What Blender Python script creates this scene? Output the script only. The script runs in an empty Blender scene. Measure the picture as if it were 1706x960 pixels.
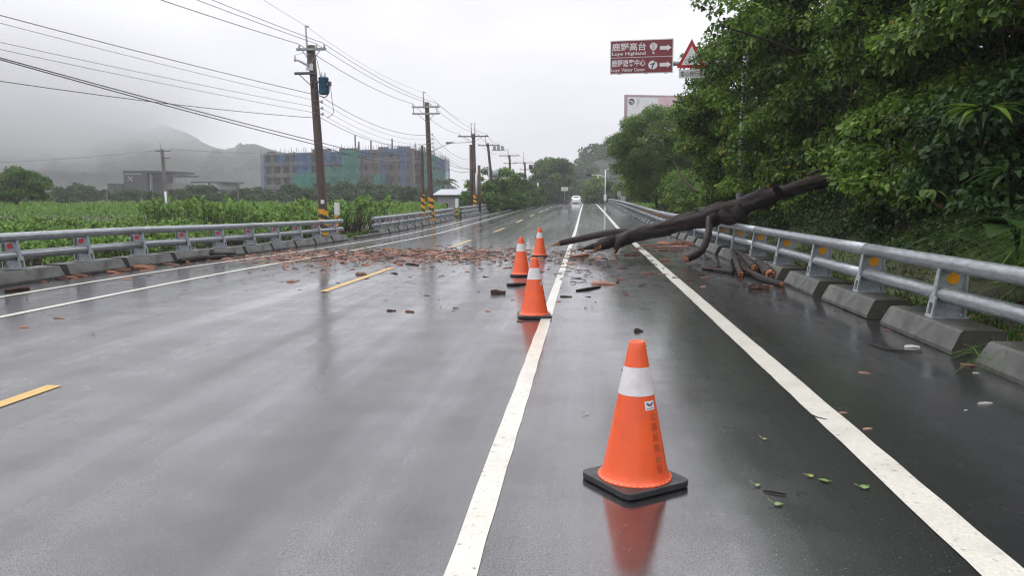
import bpy, math, random
import numpy as np
from mathutils import Vector, Matrix, Euler
random.seed(7)
rng = np.random.default_rng(7)
S = bpy.context.scene
COL = S.collection
R = math.radians

# ------------------------------------------------------------------ camera
CAM_H = 1.45
F_PX, W_PX, H_PX = 1280.0, 1706.0, 960.0
PITCH, YAW = math.atan(147 / 1280), math.atan(123 / 1288.4)
cam = bpy.data.cameras.new('camera')
cam.sensor_width = 36; cam.lens = 36 * F_PX / W_PX
cam.clip_start = 0.05; cam.clip_end = 6000
camo = bpy.data.objects.new('camera', cam); COL.objects.link(camo)
camo.location = (0, 0, CAM_H)
camo.rotation_euler = (math.pi / 2 - PITCH, 0, YAW)
S.camera = camo

# ------------------------------------------------------------------ light, sky, exposure
SUN_EL, SUN_AZ = R(62), R(-70)          # azimuth clockwise from +Y
S.view_settings.view_transform = 'Standard'; S.view_settings.look = 'None'
S.view_settings.exposure = 0.29; S.view_settings.gamma = 1
S.render.engine = 'CYCLES'
cy = S.cycles
cy.use_denoising = True; cy.filter_width = 1.2
try: cy.denoiser = 'OPENIMAGEDENOISE'
except Exception: pass
cy.max_bounces = 7; cy.diffuse_bounces = 3; cy.glossy_bounces = 3; cy.transmission_bounces = 4
cy.transparent_max_bounces = 10; cy.volume_bounces = 3
cy.caustics_reflective = False; cy.caustics_refractive = False
cy.sample_clamp_indirect = 6

w = bpy.data.worlds.new('World'); S.world = w; w.use_nodes = True
nt = w.node_tree; N = nt.nodes; L = nt.links
for n in list(N): N.remove(n)
out = N.new('ShaderNodeOutputWorld'); bg = N.new('ShaderNodeBackground')
sky = N.new('ShaderNodeTexSky'); sky.sky_type = 'NISHITA'; sky.sun_disc = False
sky.sun_elevation = SUN_EL; sky.sun_rotation = SUN_AZ; sky.air_density = 1; sky.dust_density = 4
geo = N.new('ShaderNodeTexCoord')
sep = N.new('ShaderNodeSeparateXYZ'); L.new(geo.outputs['Generated'], sep.inputs[0])
# overcast deck: brighter towards the zenith, soft cloud relief
rampz = N.new('ShaderNodeValToRGB'); L.new(sep.outputs['Z'], rampz.inputs[0])
cr = rampz.color_ramp
cr.elements[0].position = 0.0; cr.elements[0].color = (0.74, 0.74, 0.79, 1)
cr.elements[1].position = 0.95; cr.elements[1].color = (1.5, 1.51, 1.58, 1)
e = cr.elements.new(0.12); e.color = (0.80, 0.795, 0.85, 1)
e = cr.elements.new(0.27); e.color = (0.90, 0.89, 0.955, 1)
e = cr.elements.new(0.45); e.color = (1.36, 1.36, 1.43, 1)
mp = N.new('ShaderNodeMapping'); mp.inputs['Scale'].default_value = (1.0, 1.0, 3.2)
L.new(geo.outputs['Generated'], mp.inputs[0])
nz = N.new('ShaderNodeTexNoise'); nz.inputs['Scale'].default_value = 2.6; nz.inputs['Detail'].default_value = 5
nz.inputs['Roughness'].default_value = 0.5
L.new(mp.outputs[0], nz.inputs[0])
mr = N.new('ShaderNodeMapRange'); mr.inputs[1].default_value = 0.3; mr.inputs[2].default_value = 0.7
mr.inputs[3].default_value = 0.86; mr.inputs[4].default_value = 1.10
L.new(nz.outputs[0], mr.inputs[0])
mul = N.new('ShaderNodeMix'); mul.data_type = 'RGBA'; mul.blend_type = 'MULTIPLY'; mul.inputs[0].default_value = 1
L.new(rampz.outputs[0], mul.inputs[6]); L.new(mr.outputs[0], mul.inputs[7])
sc10 = N.new('ShaderNodeMix'); sc10.data_type = 'RGBA'; sc10.blend_type = 'MULTIPLY'; sc10.inputs[0].default_value = 1
sc10.inputs[7].default_value = (10, 10, 10, 1); sc10.clamp_result = False
L.new(mul.outputs[2], sc10.inputs[6])
mix = N.new('ShaderNodeMix'); mix.data_type = 'RGBA'; mix.inputs[0].default_value = 0.95
L.new(sky.outputs[0], mix.inputs[6]); L.new(sc10.outputs[2], mix.inputs[7])
L.new(mix.outputs[2], bg.inputs[0]); bg.inputs[1].default_value = 0.1
L.new(bg.outputs[0], out.inputs[0])

sun = bpy.data.lights.new('sun', 'SUN'); sun.energy = 0.9; sun.angle = R(50); sun.color = (1, 0.97, 0.93)
suno = bpy.data.objects.new('sun', sun); COL.objects.link(suno)
suno.rotation_euler = (math.pi / 2 - SUN_EL, 0, -SUN_AZ + math.pi)

# ------------------------------------------------------------------ helpers
_cp, _sp, _cy, _sy = math.cos(PITCH), math.sin(PITCH), math.cos(YAW), math.sin(YAW)
def P(px, py, Y):
    """a measured direction in the photograph turned into a real place at distance Y down the road"""
    a, b = (px - 853) / F_PX, (480 - py) / F_PX
    fwd = _cp + b * _sp; up = -_sp + b * _cp
    X = a * _cy - fwd * _sy; Yd = a * _sy + fwd * _cy
    k = Y / Yd
    return Vector((X * k, Y, CAM_H + up * k))
def G(px, py, dz=0.0):
    """where the view through a pixel meets the road surface"""
    lo, hi = 1.5, 140.0
    for i in range(50):
        m = (lo + hi) / 2; p = P(px, py, m)
        if p.z > road_z(p.x, m): lo = m
        else: hi = m
    p = P(px, py, lo); p.z = road_z(p.x, p.y) + dz
    return p

def lerp_table(t, x):
    if x <= t[0][0]: return t[0][1]
    for (a, va), (b, vb) in zip(t, t[1:]):
        if x <= b: 
            u = (x - a) / (b - a); return va + (vb - va) * u
    return t[-1][1]
_ys = np.arange(-40, 700, 1.0)
def _smooth(tab, wdt):
    v = np.array([lerp_table(tab, y) for y in _ys]); k = np.ones(wdt) / wdt
    return np.convolve(np.pad(v, wdt // 2, mode='edge'), k, 'valid')[:len(v)]
_zc = _smooth([(0, 0), (38, 0), (63, .3), (80, .46), (97, .62), (118, .74), (132, .76), (145, .68), (170, .2), (230, -1.5), (400, -4), (700, -4)], 11)
_kk = _smooth([(0, 0), (15, 0), (21, .03), (28, .05), (36, .065), (50, .07), (116, .075), (150, .05), (250, 0)], 7)
def zc(y): return float(np.interp(y, _ys, _zc))
def road_z(x, y):
    d = max(0.0, -4.1 - x)
    return zc(y) - float(np.interp(y, _ys, _kk)) * (min(d, 3.1) + .3 * max(0.0, d - 3.1))

def tag(o, label=None, cat=None, group=None, kind=None):
    if label: o['label'] = label
    if cat: o['category'] = cat
    if group: o['group'] = group
    if kind: o['kind'] = kind
    return o
def thing(name, label, cat, loc=(0, 0, 0), rotz=0, group=None):
    o = bpy.data.objects.new(name, None); COL.objects.link(o)
    o.empty_display_size = 0.3
    o.location = loc; o.rotation_euler = (0, 0, rotz)
    return tag(o, label, cat, group)
def copy_tree(o, parent=None):
    c = o.copy(); COL.objects.link(c)
    if parent is not None: c.parent = parent
    for ch in o.children: copy_tree(ch, c)
    return c
def frame_of(d):
    d = Vector(d).normalized()
    a = Vector((0, 0, 1)) if abs(d.z) < 0.95 else Vector((1, 0, 0))
    u = d.cross(a).normalized(); v = d.cross(u).normalized()
    return d, u, v

class MB:
    def __init__(s): s.v = []; s.f = []; s.mi = []; s.sm = []
    def _add(s, vs, fs, m=0, smooth=False):
        b = len(s.v); s.v.extend([tuple(q) for q in vs])
        for f in fs: s.f.append([i + b for i in f]); s.mi.append(m); s.sm.append(smooth)
    def box(s, c, size, rz=0, m=0, M=None):
        hx, hy, hz = size[0] / 2, size[1] / 2, size[2] / 2
        q = [Vector((x, y, z)) for x in (-hx, hx) for y in (-hy, hy) for z in (-hz, hz)]
        if M is None: M = Matrix.Rotation(rz, 3, 'Z')
        c = Vector(c); q = [M @ p + c for p in q]
        s._add(q, [(0, 1, 3, 2), (4, 6, 7, 5), (0, 4, 5, 1), (2, 3, 7, 6), (0, 2, 6, 4), (1, 5, 7, 3)], m)
    def hexa(s, q, m=0):   # bottom 4 then top 4, both counter-clockwise
        s._add(q, [(3, 2, 1, 0), (4, 5, 6, 7), (0, 1, 5, 4), (1, 2, 6, 5), (2, 3, 7, 6), (3, 0, 4, 7)], m)
    def tube(s, pts, rad, n=8, m=0, caps=True, smooth=True, jit=0.0):
        pts = [Vector(p) for p in pts]
        if not hasattr(rad, '__len__'): rad = [rad] * len(pts)
        vs = []; fs = []; u = None
        for i, p in enumerate(pts):
            d = (pts[min(i + 1, len(pts) - 1)] - pts[max(i - 1, 0)])
            if d.length < 1e-9: d = Vector((0, 0, 1))
            d.normalize()
            if u is None: _, u, v = frame_of(d)
            else:
                u = (u - d * u.dot(d)); 
                u.normalize(); v = d.cross(u)
            for k in range(n):
                a = 2 * math.pi * k / n
                r = rad[i] * (1 + (random.uniform(-jit, jit) if jit else 0))
                vs.append(p + (u * math.cos(a) + v * math.sin(a)) * r)
        for i in range(len(pts) - 1):
            for k in range(n):
                a, b = i * n + k, i * n + (k + 1) % n
                fs.append((a, b, b + n, a + n))
        s._add(vs, fs, m, smooth)
        if caps:
            b = len(s.v) - len(vs)
            s.f.append([b + k for k in range(n)][::-1]); s.mi.append(m); s.sm.append(False)
            b2 = len(s.v) - n
            s.f.append([b2 + k for k in range(n)]); s.mi.append(m); s.sm.append(False)
    def lathe(s, prof, n=24, c=(0, 0, 0), m=0, smooth=True):
        vs = []; fs = []
        for r, z in prof:
            for k in range(n):
                a = 2 * math.pi * k / n
                vs.append((c[0] + r * math.cos(a), c[1] + r * math.sin(a), c[2] + z))
        for i in range(len(prof) - 1):
            for k in range(n):
                a, b = i * n + k, i * n + (k + 1) % n
                fs.append((a, b, b + n, a + n))
        s._add(vs, fs, m, smooth)
    def prism(s, poly, o, ux, uy, t, m=0):
        """poly in (ux, uy) at o, thickness t along ux x uy"""
        o, ux, uy = Vector(o), Vector(ux), Vector(uy); nrm = ux.cross(uy).normalized()
        n = len(poly)
        A = [o + ux * a + uy * b for a, b in poly]; B = [p + nrm * t for p in A]
        s._add(A + B, [tuple(range(n))[::-1], tuple(range(n, 2 * n))] + [(i, (i + 1) % n, n + (i + 1) % n, n + i) for i in range(n)], m)
    def quad(s, a, b, c, d, m=0): s._add([a, b, c, d], [(0, 1, 2, 3)], m)
    def build(s, name, mats, parent=None, loc=None, bevel=0):
        me = bpy.data.meshes.new(name); me.from_pydata(s.v, [], s.f)
        mats = mats if isinstance(mats, (list, tuple)) else [mats]
        for mm in mats: me.materials.append(mm)
        if len(s.f):
            me.polygons.foreach_set('material_index', np.array(s.mi, dtype=np.int32))
            me.polygons.foreach_set('use_smooth', np.array(s.sm, dtype=bool))
        me.update()
        o = bpy.data.objects.new(name, me); COL.objects.link(o)
        if parent is not None: o.parent = parent
        if loc is not None: o.location = loc
        if bevel:
            b = o.modifiers.new('bevel', 'BEVEL'); b.width = bevel; b.segments = 2; b.limit_method = 'ANGLE'
        return o
def place(me, name, parent=None, loc=(0, 0, 0), rot=(0, 0, 0), scale=(1, 1, 1)):
    o = bpy.data.objects.new(name, me); COL.objects.link(o)
    o.parent = parent; o.location = loc; o.rotation_euler = rot; o.scale = scale
    return o
def text_mesh(body, size, bold=0.0):
    c = bpy.data.curves.new('lettering', 'FONT'); c.body = body; c.size = size; c.offset = bold; c.resolution_u = 2
    o = bpy.data.objects.new('lettering', c); COL.objects.link(o)
    dg = bpy.context.evaluated_depsgraph_get()
    m = bpy.data.meshes.new_from_object(o.evaluated_get(dg))
    v = [Vector(q.co) for q in m.vertices]; f = [list(p.vertices) for p in m.polygons]
    bpy.data.objects.remove(o); bpy.data.curves.remove(c); bpy.data.meshes.remove(m)
    return v, f

# ------------------------------------------------------------------ materials
def new_mat(name):
    m = bpy.data.materials.new(name); m.use_nodes = True
    return m, m.node_tree.nodes, m.node_tree.links, m.node_tree.nodes['Principled BSDF']
def noise(N, L, vec, scale, detail=4, rough=0.55):
    n = N.new('ShaderNodeTexNoise'); n.inputs['Scale'].default_value = scale
    n.inputs['Detail'].default_value = detail; n.inputs['Roughness'].default_value = rough
    if vec is not None: L.new(vec, n.inputs['Vector'])
    return n.outputs[0]
def rng_map(N, L, v, a, b, c, d):
    n = N.new('ShaderNodeMapRange'); n.inputs[1].default_value = a; n.inputs[2].default_value = b
    n.inputs[3].default_value = c; n.inputs[4].default_value = d
    L.new(v, n.inputs[0]); return n.outputs[0]
def colmix(N, L, f, a, b):
    n = N.new('ShaderNodeMix'); n.data_type = 'RGBA'
    if hasattr(f, 'is_linked') or not isinstance(f, (int, float)): L.new(f, n.inputs[0])
    else: n.inputs[0].default_value = f
    for q, i in ((a, 6), (b, 7)):
        if isinstance(q, (tuple, list)): n.inputs[i].default_value = (*q[:3], 1)
        else: L.new(q, n.inputs[i])
    return n.outputs[2]
def mathn(N, L, op, a, b=None):
    n = N.new('ShaderNodeMath'); n.operation = op
    for q, i in ((a, 0), (b, 1)):
        if q is None: continue
        if isinstance(q, (int, float)): n.inputs[i].default_value = q
        else: L.new(q, n.inputs[i])
    return n.outputs[0]
def bump(N, L, B, h, strength=0.3, dist=0.01, prev=None):
    n = N.new('ShaderNodeBump'); n.inputs['Strength'].default_value = strength; n.inputs['Distance'].default_value = dist
    L.new(h, n.inputs['Height'])
    if prev is not None: L.new(prev, n.inputs['Normal'])
    L.new(n.outputs[0], B.inputs['Normal']); return n.outputs[0]
def mapping(N, L, vec, scale):
    n = N.new('ShaderNodeMapping'); n.inputs['Scale'].default_value = scale; L.new(vec, n.inputs[0]); return n.outputs[0]
def coords(N, world=False):
    if world: return N.new('ShaderNodeNewGeometry').outputs['Position']
    return N.new('ShaderNodeTexCoord').outputs['Object']
def mat(name, c1, c2=None, scale=4, rough=0.5, r2=None, metal=0, bmp=0, bscale=None, stretch=(1, 1, 1), coat=0, dist=0.01, contrast=(0.35, 0.65), spec=None):
    m, N, L, B = new_mat(name)
    v = mapping(N, L, coords(N), stretch)
    c2 = c2 or tuple(q * 0.8 for q in c1)
    f = noise(N, L, v, scale, 6, 0.6)
    ff = rng_map(N, L, f, contrast[0], contrast[1], 0, 1)
    L.new(colmix(N, L, ff, c1, c2), B.inputs['Base Color'])
    B.inputs['Metallic'].default_value = metal
    if r2 is None: B.inputs['Roughness'].default_value = rough
    else:
        g = noise(N, L, v, scale * 1.7, 4); L.new(rng_map(N, L, g, .35, .65, rough, r2), B.inputs['Roughness'])
    if coat: B.inputs['Coat Weight'].default_value = coat; B.inputs['Coat Roughness'].default_value = 0.12
    if spec is not None: B.inputs['Specular IOR Level'].default_value = spec
    if bmp:
        h = noise(N, L, v, bscale or scale * 6, 5, 0.65); bump(N, L, B, h, bmp, dist)
    return m
M = {}
# wet asphalt
def make_asphalt():
    m, N, L, B = new_mat('wet_asphalt')
    p = coords(N, True)
    fine = noise(N, L, p, 150, 3, 0.75); mid = noise(N, L, p, 42, 4, 0.7); spk = noise(N, L, p, 95, 2, 0.6)
    big = noise(N, L, mapping(N, L, p, (1, .10, 1)), .6, 6, 0.62)
    patch = noise(N, L, p, 1.7, 5, 0.65)
    streak = noise(N, L, mapping(N, L, p, (1.0, .022, 1)), 1.5, 4, 0.6)
    c = colmix(N, L, rng_map(N, L, fine, .40, .66, 0, 1), (.005, .005, .006), (.036, .036, .039))
    c = colmix(N, L, rng_map(N, L, spk, .66, .70, 0, .9), c, (.34, .34, .35))          # pale stone tips
    c = colmix(N, L, rng_map(N, L, big, .35, .65, 0, .45), c, (.016, .016, .018))
    L.new(c, B.inputs['Base Color'])
    wet = mathn(N, L, 'ADD', mathn(N, L, 'MULTIPLY', rng_map(N, L, big, .36, .62, 0, 1), .30), mathn(N, L, 'MULTIPLY', rng_map(N, L, streak, .36, .62, 0, 1), .42))
    wet = mathn(N, L, 'ADD', wet, mathn(N, L, 'MULTIPLY', rng_map(N, L, patch, .40, .62, 0, 1), .20))
    L.new(rng_map(N, L, wet, .15, .8, .16, .38), B.inputs['Roughness'])
    B.inputs['IOR'].default_value = 1.5; B.inputs['Specular IOR Level'].default_value = .25
    B.inputs['Coat IOR'].default_value = 2.5      # film of water, pierced by the tips of the stones
    tips = mathn(N, L, 'ADD', mathn(N, L, 'ADD', mathn(N, L, 'MULTIPLY', fine, .9), mathn(N, L, 'MULTIPLY', mid, .1)), mathn(N, L, 'MULTIPLY', rng_map(N, L, wet, .1, .8, 0, 1), .10))
    L.new(rng_map(N, L, tips, .53, .66, 1.0, .12), B.inputs['Coat Weight'])
    L.new(rng_map(N, L, wet, .3, .9, .003, .10), B.inputs['Coat Roughness'])
    h = mathn(N, L, 'ADD', mathn(N, L, 'MULTIPLY', fine, .8), mathn(N, L, 'MULTIPLY', mid, .12))
    wav = noise(N, L, mapping(N, L, p, (1, .7, 1)), 1.15, 2)
    b2 = N.new('ShaderNodeBump'); b2.inputs['Strength'].default_value = .24; b2.inputs['Distance'].default_value = .02; L.new(wav, b2.inputs['Height'])
    b = N.new('ShaderNodeBump'); b.inputs['Distance'].default_value = .006; b.inputs['Strength'].default_value = .5; L.new(h, b.inputs['Height'])
    L.new(b2.outputs[0], b.inputs['Normal']); L.new(b.outputs[0], B.inputs['Normal'])
    b3 = N.new('ShaderNodeBump'); b3.inputs['Distance'].default_value = .0022; L.new(rng_map(N, L, wet, .1, .8, .05, .34), b3.inputs['Strength'])
    L.new(fine, b3.inputs['Height']); L.new(b2.outputs[0], b3.inputs['Normal']); L.new(b3.outputs[0], B.inputs['Coat Normal'])
    return m
M['asphalt'] = make_asphalt()
def make_paint(name, c):
    m, N, L, B = new_mat(name); p = coords(N, True)
    f = noise(N, L, p, 60, 5, .7); g = noise(N, L, p, 3, 4)
    cc = colmix(N, L, rng_map(N, L, f, .3, .62, 0, 1), tuple(q * .72 for q in c), c)
    cc = colmix(N, L, rng_map(N, L, g, .45, .75, 0, .45), cc, tuple(q * .55 for q in c))
    wr = noise(N, L, p, 22, 6, .75); cc = colmix(N, L, rng_map(N, L, wr, .585, .67, 0, .75), cc, (.07, .068, .066))
    L.new(cc, B.inputs['Base Color']); B.inputs['Roughness'].default_value = .28
    bump(N, L, B, noise(N, L, p, 130, 3), .25, .004)
    return m
M['white_paint'] = make_paint('white_road_paint', (.72, .70, .62))
M['yellow_paint'] = make_paint('yellow_road_paint', (.70, .42, .08))
M['concrete'] = mat('wet_concrete', (.098, .098, .092), (.05, .052, .045), 3.2, .35, .7, bmp=.35, bscale=60, dist=.006)
M['concrete_dark'] = mat('mossy_concrete', (.055, .052, .038), (.022, .022, .015), 5, .45, .75, bmp=.4, bscale=50, dist=.006)
M['galv'] = mat('galvanised_steel', (.38, .40, .415), (.25, .27, .29), 26, .28, .5, metal=.75, bmp=.12, bscale=180, stretch=(1, .25, 1), dist=.003)
M['post_steel'] = mat('grey_cast_post', (.40, .43, .46), (.28, .31, .34), 12, .38, .6, metal=.35, bmp=.15, bscale=80, dist=.003)
M['amber'] = mat('amber_reflector', (.85, .36, .01), (.75, .30, .01), 20, .3, spec=.6)
M['red_ref'] = mat('red_reflector', (.62, .015, .03), (.5, .01, .03), 20, .3, spec=.6)
M['orange'] = mat('orange_cone_plastic', (.92, .125, .03), (.72, .085, .024), 5, .34, .55, coat=.25, contrast=(.42, .78), bmp=.06, bscale=14)
M['cone_white'] = mat('white_reflective_sheet', (.78, .75, .76), (.56, .53, .53), 9, .4, contrast=(.45, .8), bmp=.1, bscale=25)
M['rubber'] = mat('black_rubber', (.040, .041, .045), (.025, .026, .028), 9, .32, .55, bmp=.1)
M['print'] = mat('faded_dark_print', (.13, .045, .025), (.30, .06, .025), 45, .5)
M['bark'] = None
def make_bark(name, a, b, c, rough=(.22, .55), st=(1, 1, 1), strength=.8):
    m, N, L, B = new_mat(name); v = mapping(N, L, coords(N), st)
    f = noise(N, L, v, 9, 8, .7); g = noise(N, L, coords(N), 2.2, 5, .6); k = noise(N, L, v, 40, 4, .7)
    cc = colmix(N, L, rng_map(N, L, f, .3, .62, 0, 1), a, b)
    cc = colmix(N, L, rng_map(N, L, g, .5, .68, 0, .8), cc, c)
    L.new(cc, B.inputs['Base Color']); L.new(rng_map(N, L, g, .3, .7, *rough), B.inputs['Roughness']); B.inputs['Specular IOR Level'].default_value = .28
    h = mathn(N, L, 'ADD', f, mathn(N, L, 'MULTIPLY', k, .35)); bump(N, L, B, h, strength, .04)
    return m
M['bark'] = make_bark('wet_dark_bark', (.004, .003, .003), (.025, .014, .0125), (.065, .026, .019), rough=(.30, .6), st=(.35, 2.6, 2.6), strength=1.0)
M['bark_grey'] = make_bark('tree_bark', (.035, .028, .02), (.09, .075, .055), (.06, .05, .03), rough=(.6, .9), st=(2, 2, .5))
M['broken_wood'] = make_bark('broken_orange_wood', (.13, .048, .024), (.45, .20, .10), (.27, .10, .05), rough=(.4, .7), st=(1, 1, 1))
M['chip_red'] = make_bark('reddish_bark_chip', (.072, .034, .024), (.20, .105, .076), (.13, .06, .042), rough=(.6, .85), strength=.3)
M['chip_pale'] = make_bark('pale_pink_bark_chip', (.28, .14, .10), (.46, .27, .20), (.30, .16, .115), rough=(.6, .85), strength=.3)
M['chip_dark'] = make_bark('dark_wet_bark_chip', (.03, .018, .014), (.075, .04, .03), (.05, .025, .02), rough=(.6, .85), strength=.3)
M['pole_wood'] = mat('weathered_brown_pole', (.115, .078, .062), (.06, .042, .034), 3, .6, .85, bmp=.3, bscale=20, stretch=(3, 3, .35))
M['pole_conc'] = mat('grey_concrete_pole', (.17, .155, .145), (.11, .10, .095), 3, .6, .85, bmp=.2, stretch=(2, 2, .5))
M['steel_dark'] = mat('dark_pole_steel', (.10, .10, .11), (.06, .06, .065), 8, .5, metal=.3)
M['steel_grey'] = mat('grey_painted_steel', (.34, .35, .36), (.25, .26, .27), 5, .45, metal=.2)
M['white_steel'] = mat('white_painted_steel', (.72, .72, .72), (.6, .6, .6), 4, .45)
M['porcelain'] = mat('porcelain_insulator', (.62, .62, .66), (.5, .5, .54), 9, .2)
M['xfmr'] = mat('blue_grey_transformer_paint', (.035, .125, .20), (.025, .085, .14), 6, .4)
M['wire'] = mat('black_wire', (.035, .035, .04), (.05, .05, .055), 2, .5)
M['wire_grey'] = mat('grey_wire', (.16, .16, .18), (.2, .2, .22), 2, .4)
M['hz_yellow'] = mat('hazard_yellow', (.78, .36, .02), (.62, .28, .02), 8, .45)
M['hz_black'] = mat('hazard_black', (.02, .02, .02), (.035, .033, .03), 8, .5)
M['sign_brown'] = mat('brown_sign_sheet', (.20, .022, .030), (.17, .018, .026), 2, .35)
M['sign_white'] = mat('white_sign_sheet', (.78, .78, .78), (.70, .70, .70), 3, .35)
M['sign_red'] = mat('red_sign_sheet', (.45, .015, .025), (.40, .012, .022), 3, .35)
M['sign_grey'] = mat('pale_grey_sign_sheet', (.55, .55, .55), (.48, .48, .48), 3, .4)
M['black'] = mat('matt_black', (.012, .012, .013), (.02, .02, .02), 5, .5)
M['soil'] = mat('dark_soil', (.07, .045, .03), (.035, .024, .016), .8, .8, bmp=.5, bscale=8, dist=.05)

# ------------------------------------------------------------------ ground, road, markings
def verge_z(x, y):
    """the ground beside the road: low fields on the left, a steep bank on the right"""
    yy = min(max(y, -30), 600)
    if x < -10.4:
        z0 = road_z(-10.4, yy) - .03
        t = min(1, (-10.4 - x) / 4.0); t = t * t * (3 - 2 * t)
        fz = -.75 if yy < 120 else -.75 - min(1, (yy - 120) / 150) * 1.2
        return z0 + (fz - z0) * t
    if x > 4.0:
        z0 = zc(yy) + .02
        u = x - 4.6
        if u <= 0: return z0
        steep = np.interp(yy, [-20, 34, 60, 90, 130, 200], [1, 1, .45, .18, .10, .1])
        prof = np.interp(u, [0, .8, 2.2, 4, 8, 16, 40, 120], [0, .25, 1.5, 3.2, 6, 9, 12, 14])
        bumps = .12 * math.sin(x * 3.1 + yy * 1.3) + .1 * math.sin(yy * 2.7 - x)
        return z0 + prof * steep + bumps * min(1, u / 2)
    return road_z(x, yy) - .06
def axis(*segs):
    a = []
    for s, e_, st in segs: a.extend(np.arange(s, e_, st))
    return a
gx = axis((-900, -200, 100), (-200, -60, 20), (-60, -16, 4), (-16, 20, .5), (20, 60, 5), (60, 700, 80)) + [700.0]
gy = axis((-40, -4, 6), (-4, 60, 1.0), (60, 260, 4), (260, 760, 40)) + [760.0]
g = MB()
vs = [(x, y, verge_z(x, y)) for y in gy for x in gx]; nx = len(gx)
g._add(vs, [(j * nx + i, j * nx + i + 1, (j + 1) * nx + i + 1, (j + 1) * nx + i) for j in range(len(gy) - 1) for i in range(nx - 1)], 0, True)
def make_ground():
    m, N, L, B = new_mat('verge_earth'); p = coords(N, True)
    a = noise(N, L, p, .9, 6, .65); b = noise(N, L, p, 14, 5, .7)
    c = colmix(N, L, rng_map(N, L, b, .35, .65, 0, 1), (.02, .014, .009), (.055, .036, .021))
    gr = colmix(N, L, rng_map(N, L, b, .35, .65, 0, 1), (.035, .06, .015), (.07, .105, .03))
    c = colmix(N, L, rng_map(N, L, a, .45, .58, 0, 1), c, gr)
    L.new(c, B.inputs['Base Color']); B.inputs['Roughness'].default_value = .75
    bump(N, L, B, b, .6, .06); return m
M['ground'] = make_ground()
tag(g.build('ground', M['ground']), kind='structure')

RL = lambda y: -10.32   # left edge of the sealed surface
RRt = 4.05
r = MB(); ry = axis((-30, 160, 1.0), (160, 420, 6)) + [420.0]
rx = [-10.32, -9, -7.3, -5.6, -4.1, -2, 0, 2, 4.05]
vs = [(x, y, road_z(x, y)) for y in ry for x in rx]; nx = len(rx)
r._add(vs, [(j * nx + i, j * nx + i + 1, (j + 1) * nx + i + 1, (j + 1) * nx + i) for j in range(len(ry) - 1) for i in range(nx - 1)], 0, True)
tag(r.build('road', M['asphalt']), kind='structure')

def line(name, xc, wdt, y0, y1, m, dz=.005, step=.3):
    b = MB(); n = max(2, int((y1 - y0) / step)); vs = []
    for i in range(n + 1):
        y = y0 + (y1 - y0) * i / n
        for sgn in (-1, 1):
            x = (xc(y) if callable(xc) else xc) + sgn * wdt / 2 + (random.uniform(-.004, .004) if y < 30 else 0)
            vs.append((x, y, road_z(x, y) + dz))
    b._add(vs, [(2 * i, 2 * i + 1, 2 * i + 3, 2 * i + 2) for i in range(n)], 0)
    return tag(b.build(name, m), kind='structure')
line('lane_line', -.47, .125, -8, 165, M['white_paint'])
line('edge_line', 1.635, .19, -8, 150, M['white_paint'])
line('lane_line', -7.22, .12, 2, 165, M['white_paint'])
line('edge_line', -8.72, .12, 2, 160, M['white_paint'])
d = MB()
ya = G(85, 643).y; yb = G(540, 486).y; yc = G(662, 446).y; yd = G(750, 412.5).y
per = yb - ya + 0; ln = yc - yb
k = yb
starts = [yb - (ln + (yb - ya)) , yb]
y = yb
while y < 130: 
    line('centre_dash', -4.13, .125, y, y + ln, M['yellow_paint']); y += (yd - yb)
line('centre_dash', -4.13, .125, ya - ln, ya, M['yellow_paint'])

# ------------------------------------------------------------------ guard rails of two pipes on posts and precast blocks
def block_mesh(s, bl=1.80):
    """s=+1: road lies towards -X; local origin = foot of the road face"""
    b = MB(); h = .235; h2 = bl / 2
    prof = [(0, 0), (0, .05), (.085, h - .02), (.11, h), (.50, h), (.50, 0)]
    n = len(prof); A = []; B_ = []
    for x, z in prof:
        inset = .035 * (z / h)
        A.append((s * x, -h2 + inset, z)); B_.append((s * x, h2 - inset, z))
    fs = [tuple(range(n)), tuple(range(n, 2 * n))[::-1]] + [(i, n + i, n + (i + 1) % n, (i + 1) % n) for i in range(n)]
    if s < 0: fs = [f[::-1] for f in fs]
    b._add(A + B_, fs[2:], 0); b._add(A + B_, fs[:2], 1)
    return b
def post_mesh(s):
    """cast post standing on a block, web square to the traffic, tapered road-side flange with a slot"""
    b = MB(); z0, z1 = .235, .80
    X = lambda v: s * v
    # web
    w_ = [(.17, z0), (.50, z0), (.475, z1), (.255, z1)]
    pr = [(X(x), z) for x, z in w_]
    if s > 0: b.prism(pr, (0, .012, 0), (1, 0, 0), (0, 0, 1), .024)
    else: b.prism(pr[::-1], (0, .012, 0), (1, 0, 0), (0, 0, 1), .024)
    # road-side flange: two legs and a bridge leave the slot open at the foot
    def fl(za, zb, ya_, yb_):
        xa = .17 + (.085) * (za - z0) / (z1 - z0); xb = .17 + .085 * (zb - z0) / (z1 - z0)
        q = [(X(xa - .02), ya_, za), (X(xa), ya_, za), (X(xa), yb_, za), (X(xa - .02), yb_, za),
             (X(xb - .02), ya_, zb), (X(xb), ya_, zb), (X(xb), yb_, zb), (X(xb - .02), yb_, zb)]
        b.hexa(q if s > 0 else [q[i] for i in (3, 2, 1, 0, 7, 6, 5, 4)])
    fl(z0, z0 + .03, -.075, .075); fl(z0 + .03, z0 + .15, -.075, -.04); fl(z0 + .03, z0 + .15, .04, .075)
    fl(z0 + .15, z0 + .22, -.07, .07); fl(z0 + .22, z1, -.035, .035)
    b.box((X(.487), 0, (z0 + z1) / 2 - .04), (.02, .13, z1 - z0 - .08))
    b.box((X(.335), 0, z0 + .008), (.36, .20, .016))
    for yy in (-.07, .07): b.tube([(X(.44), yy, z0 + .016), (X(.44), yy, z0 + .045)], .014, 6)
    return b
REF = {}
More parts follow.
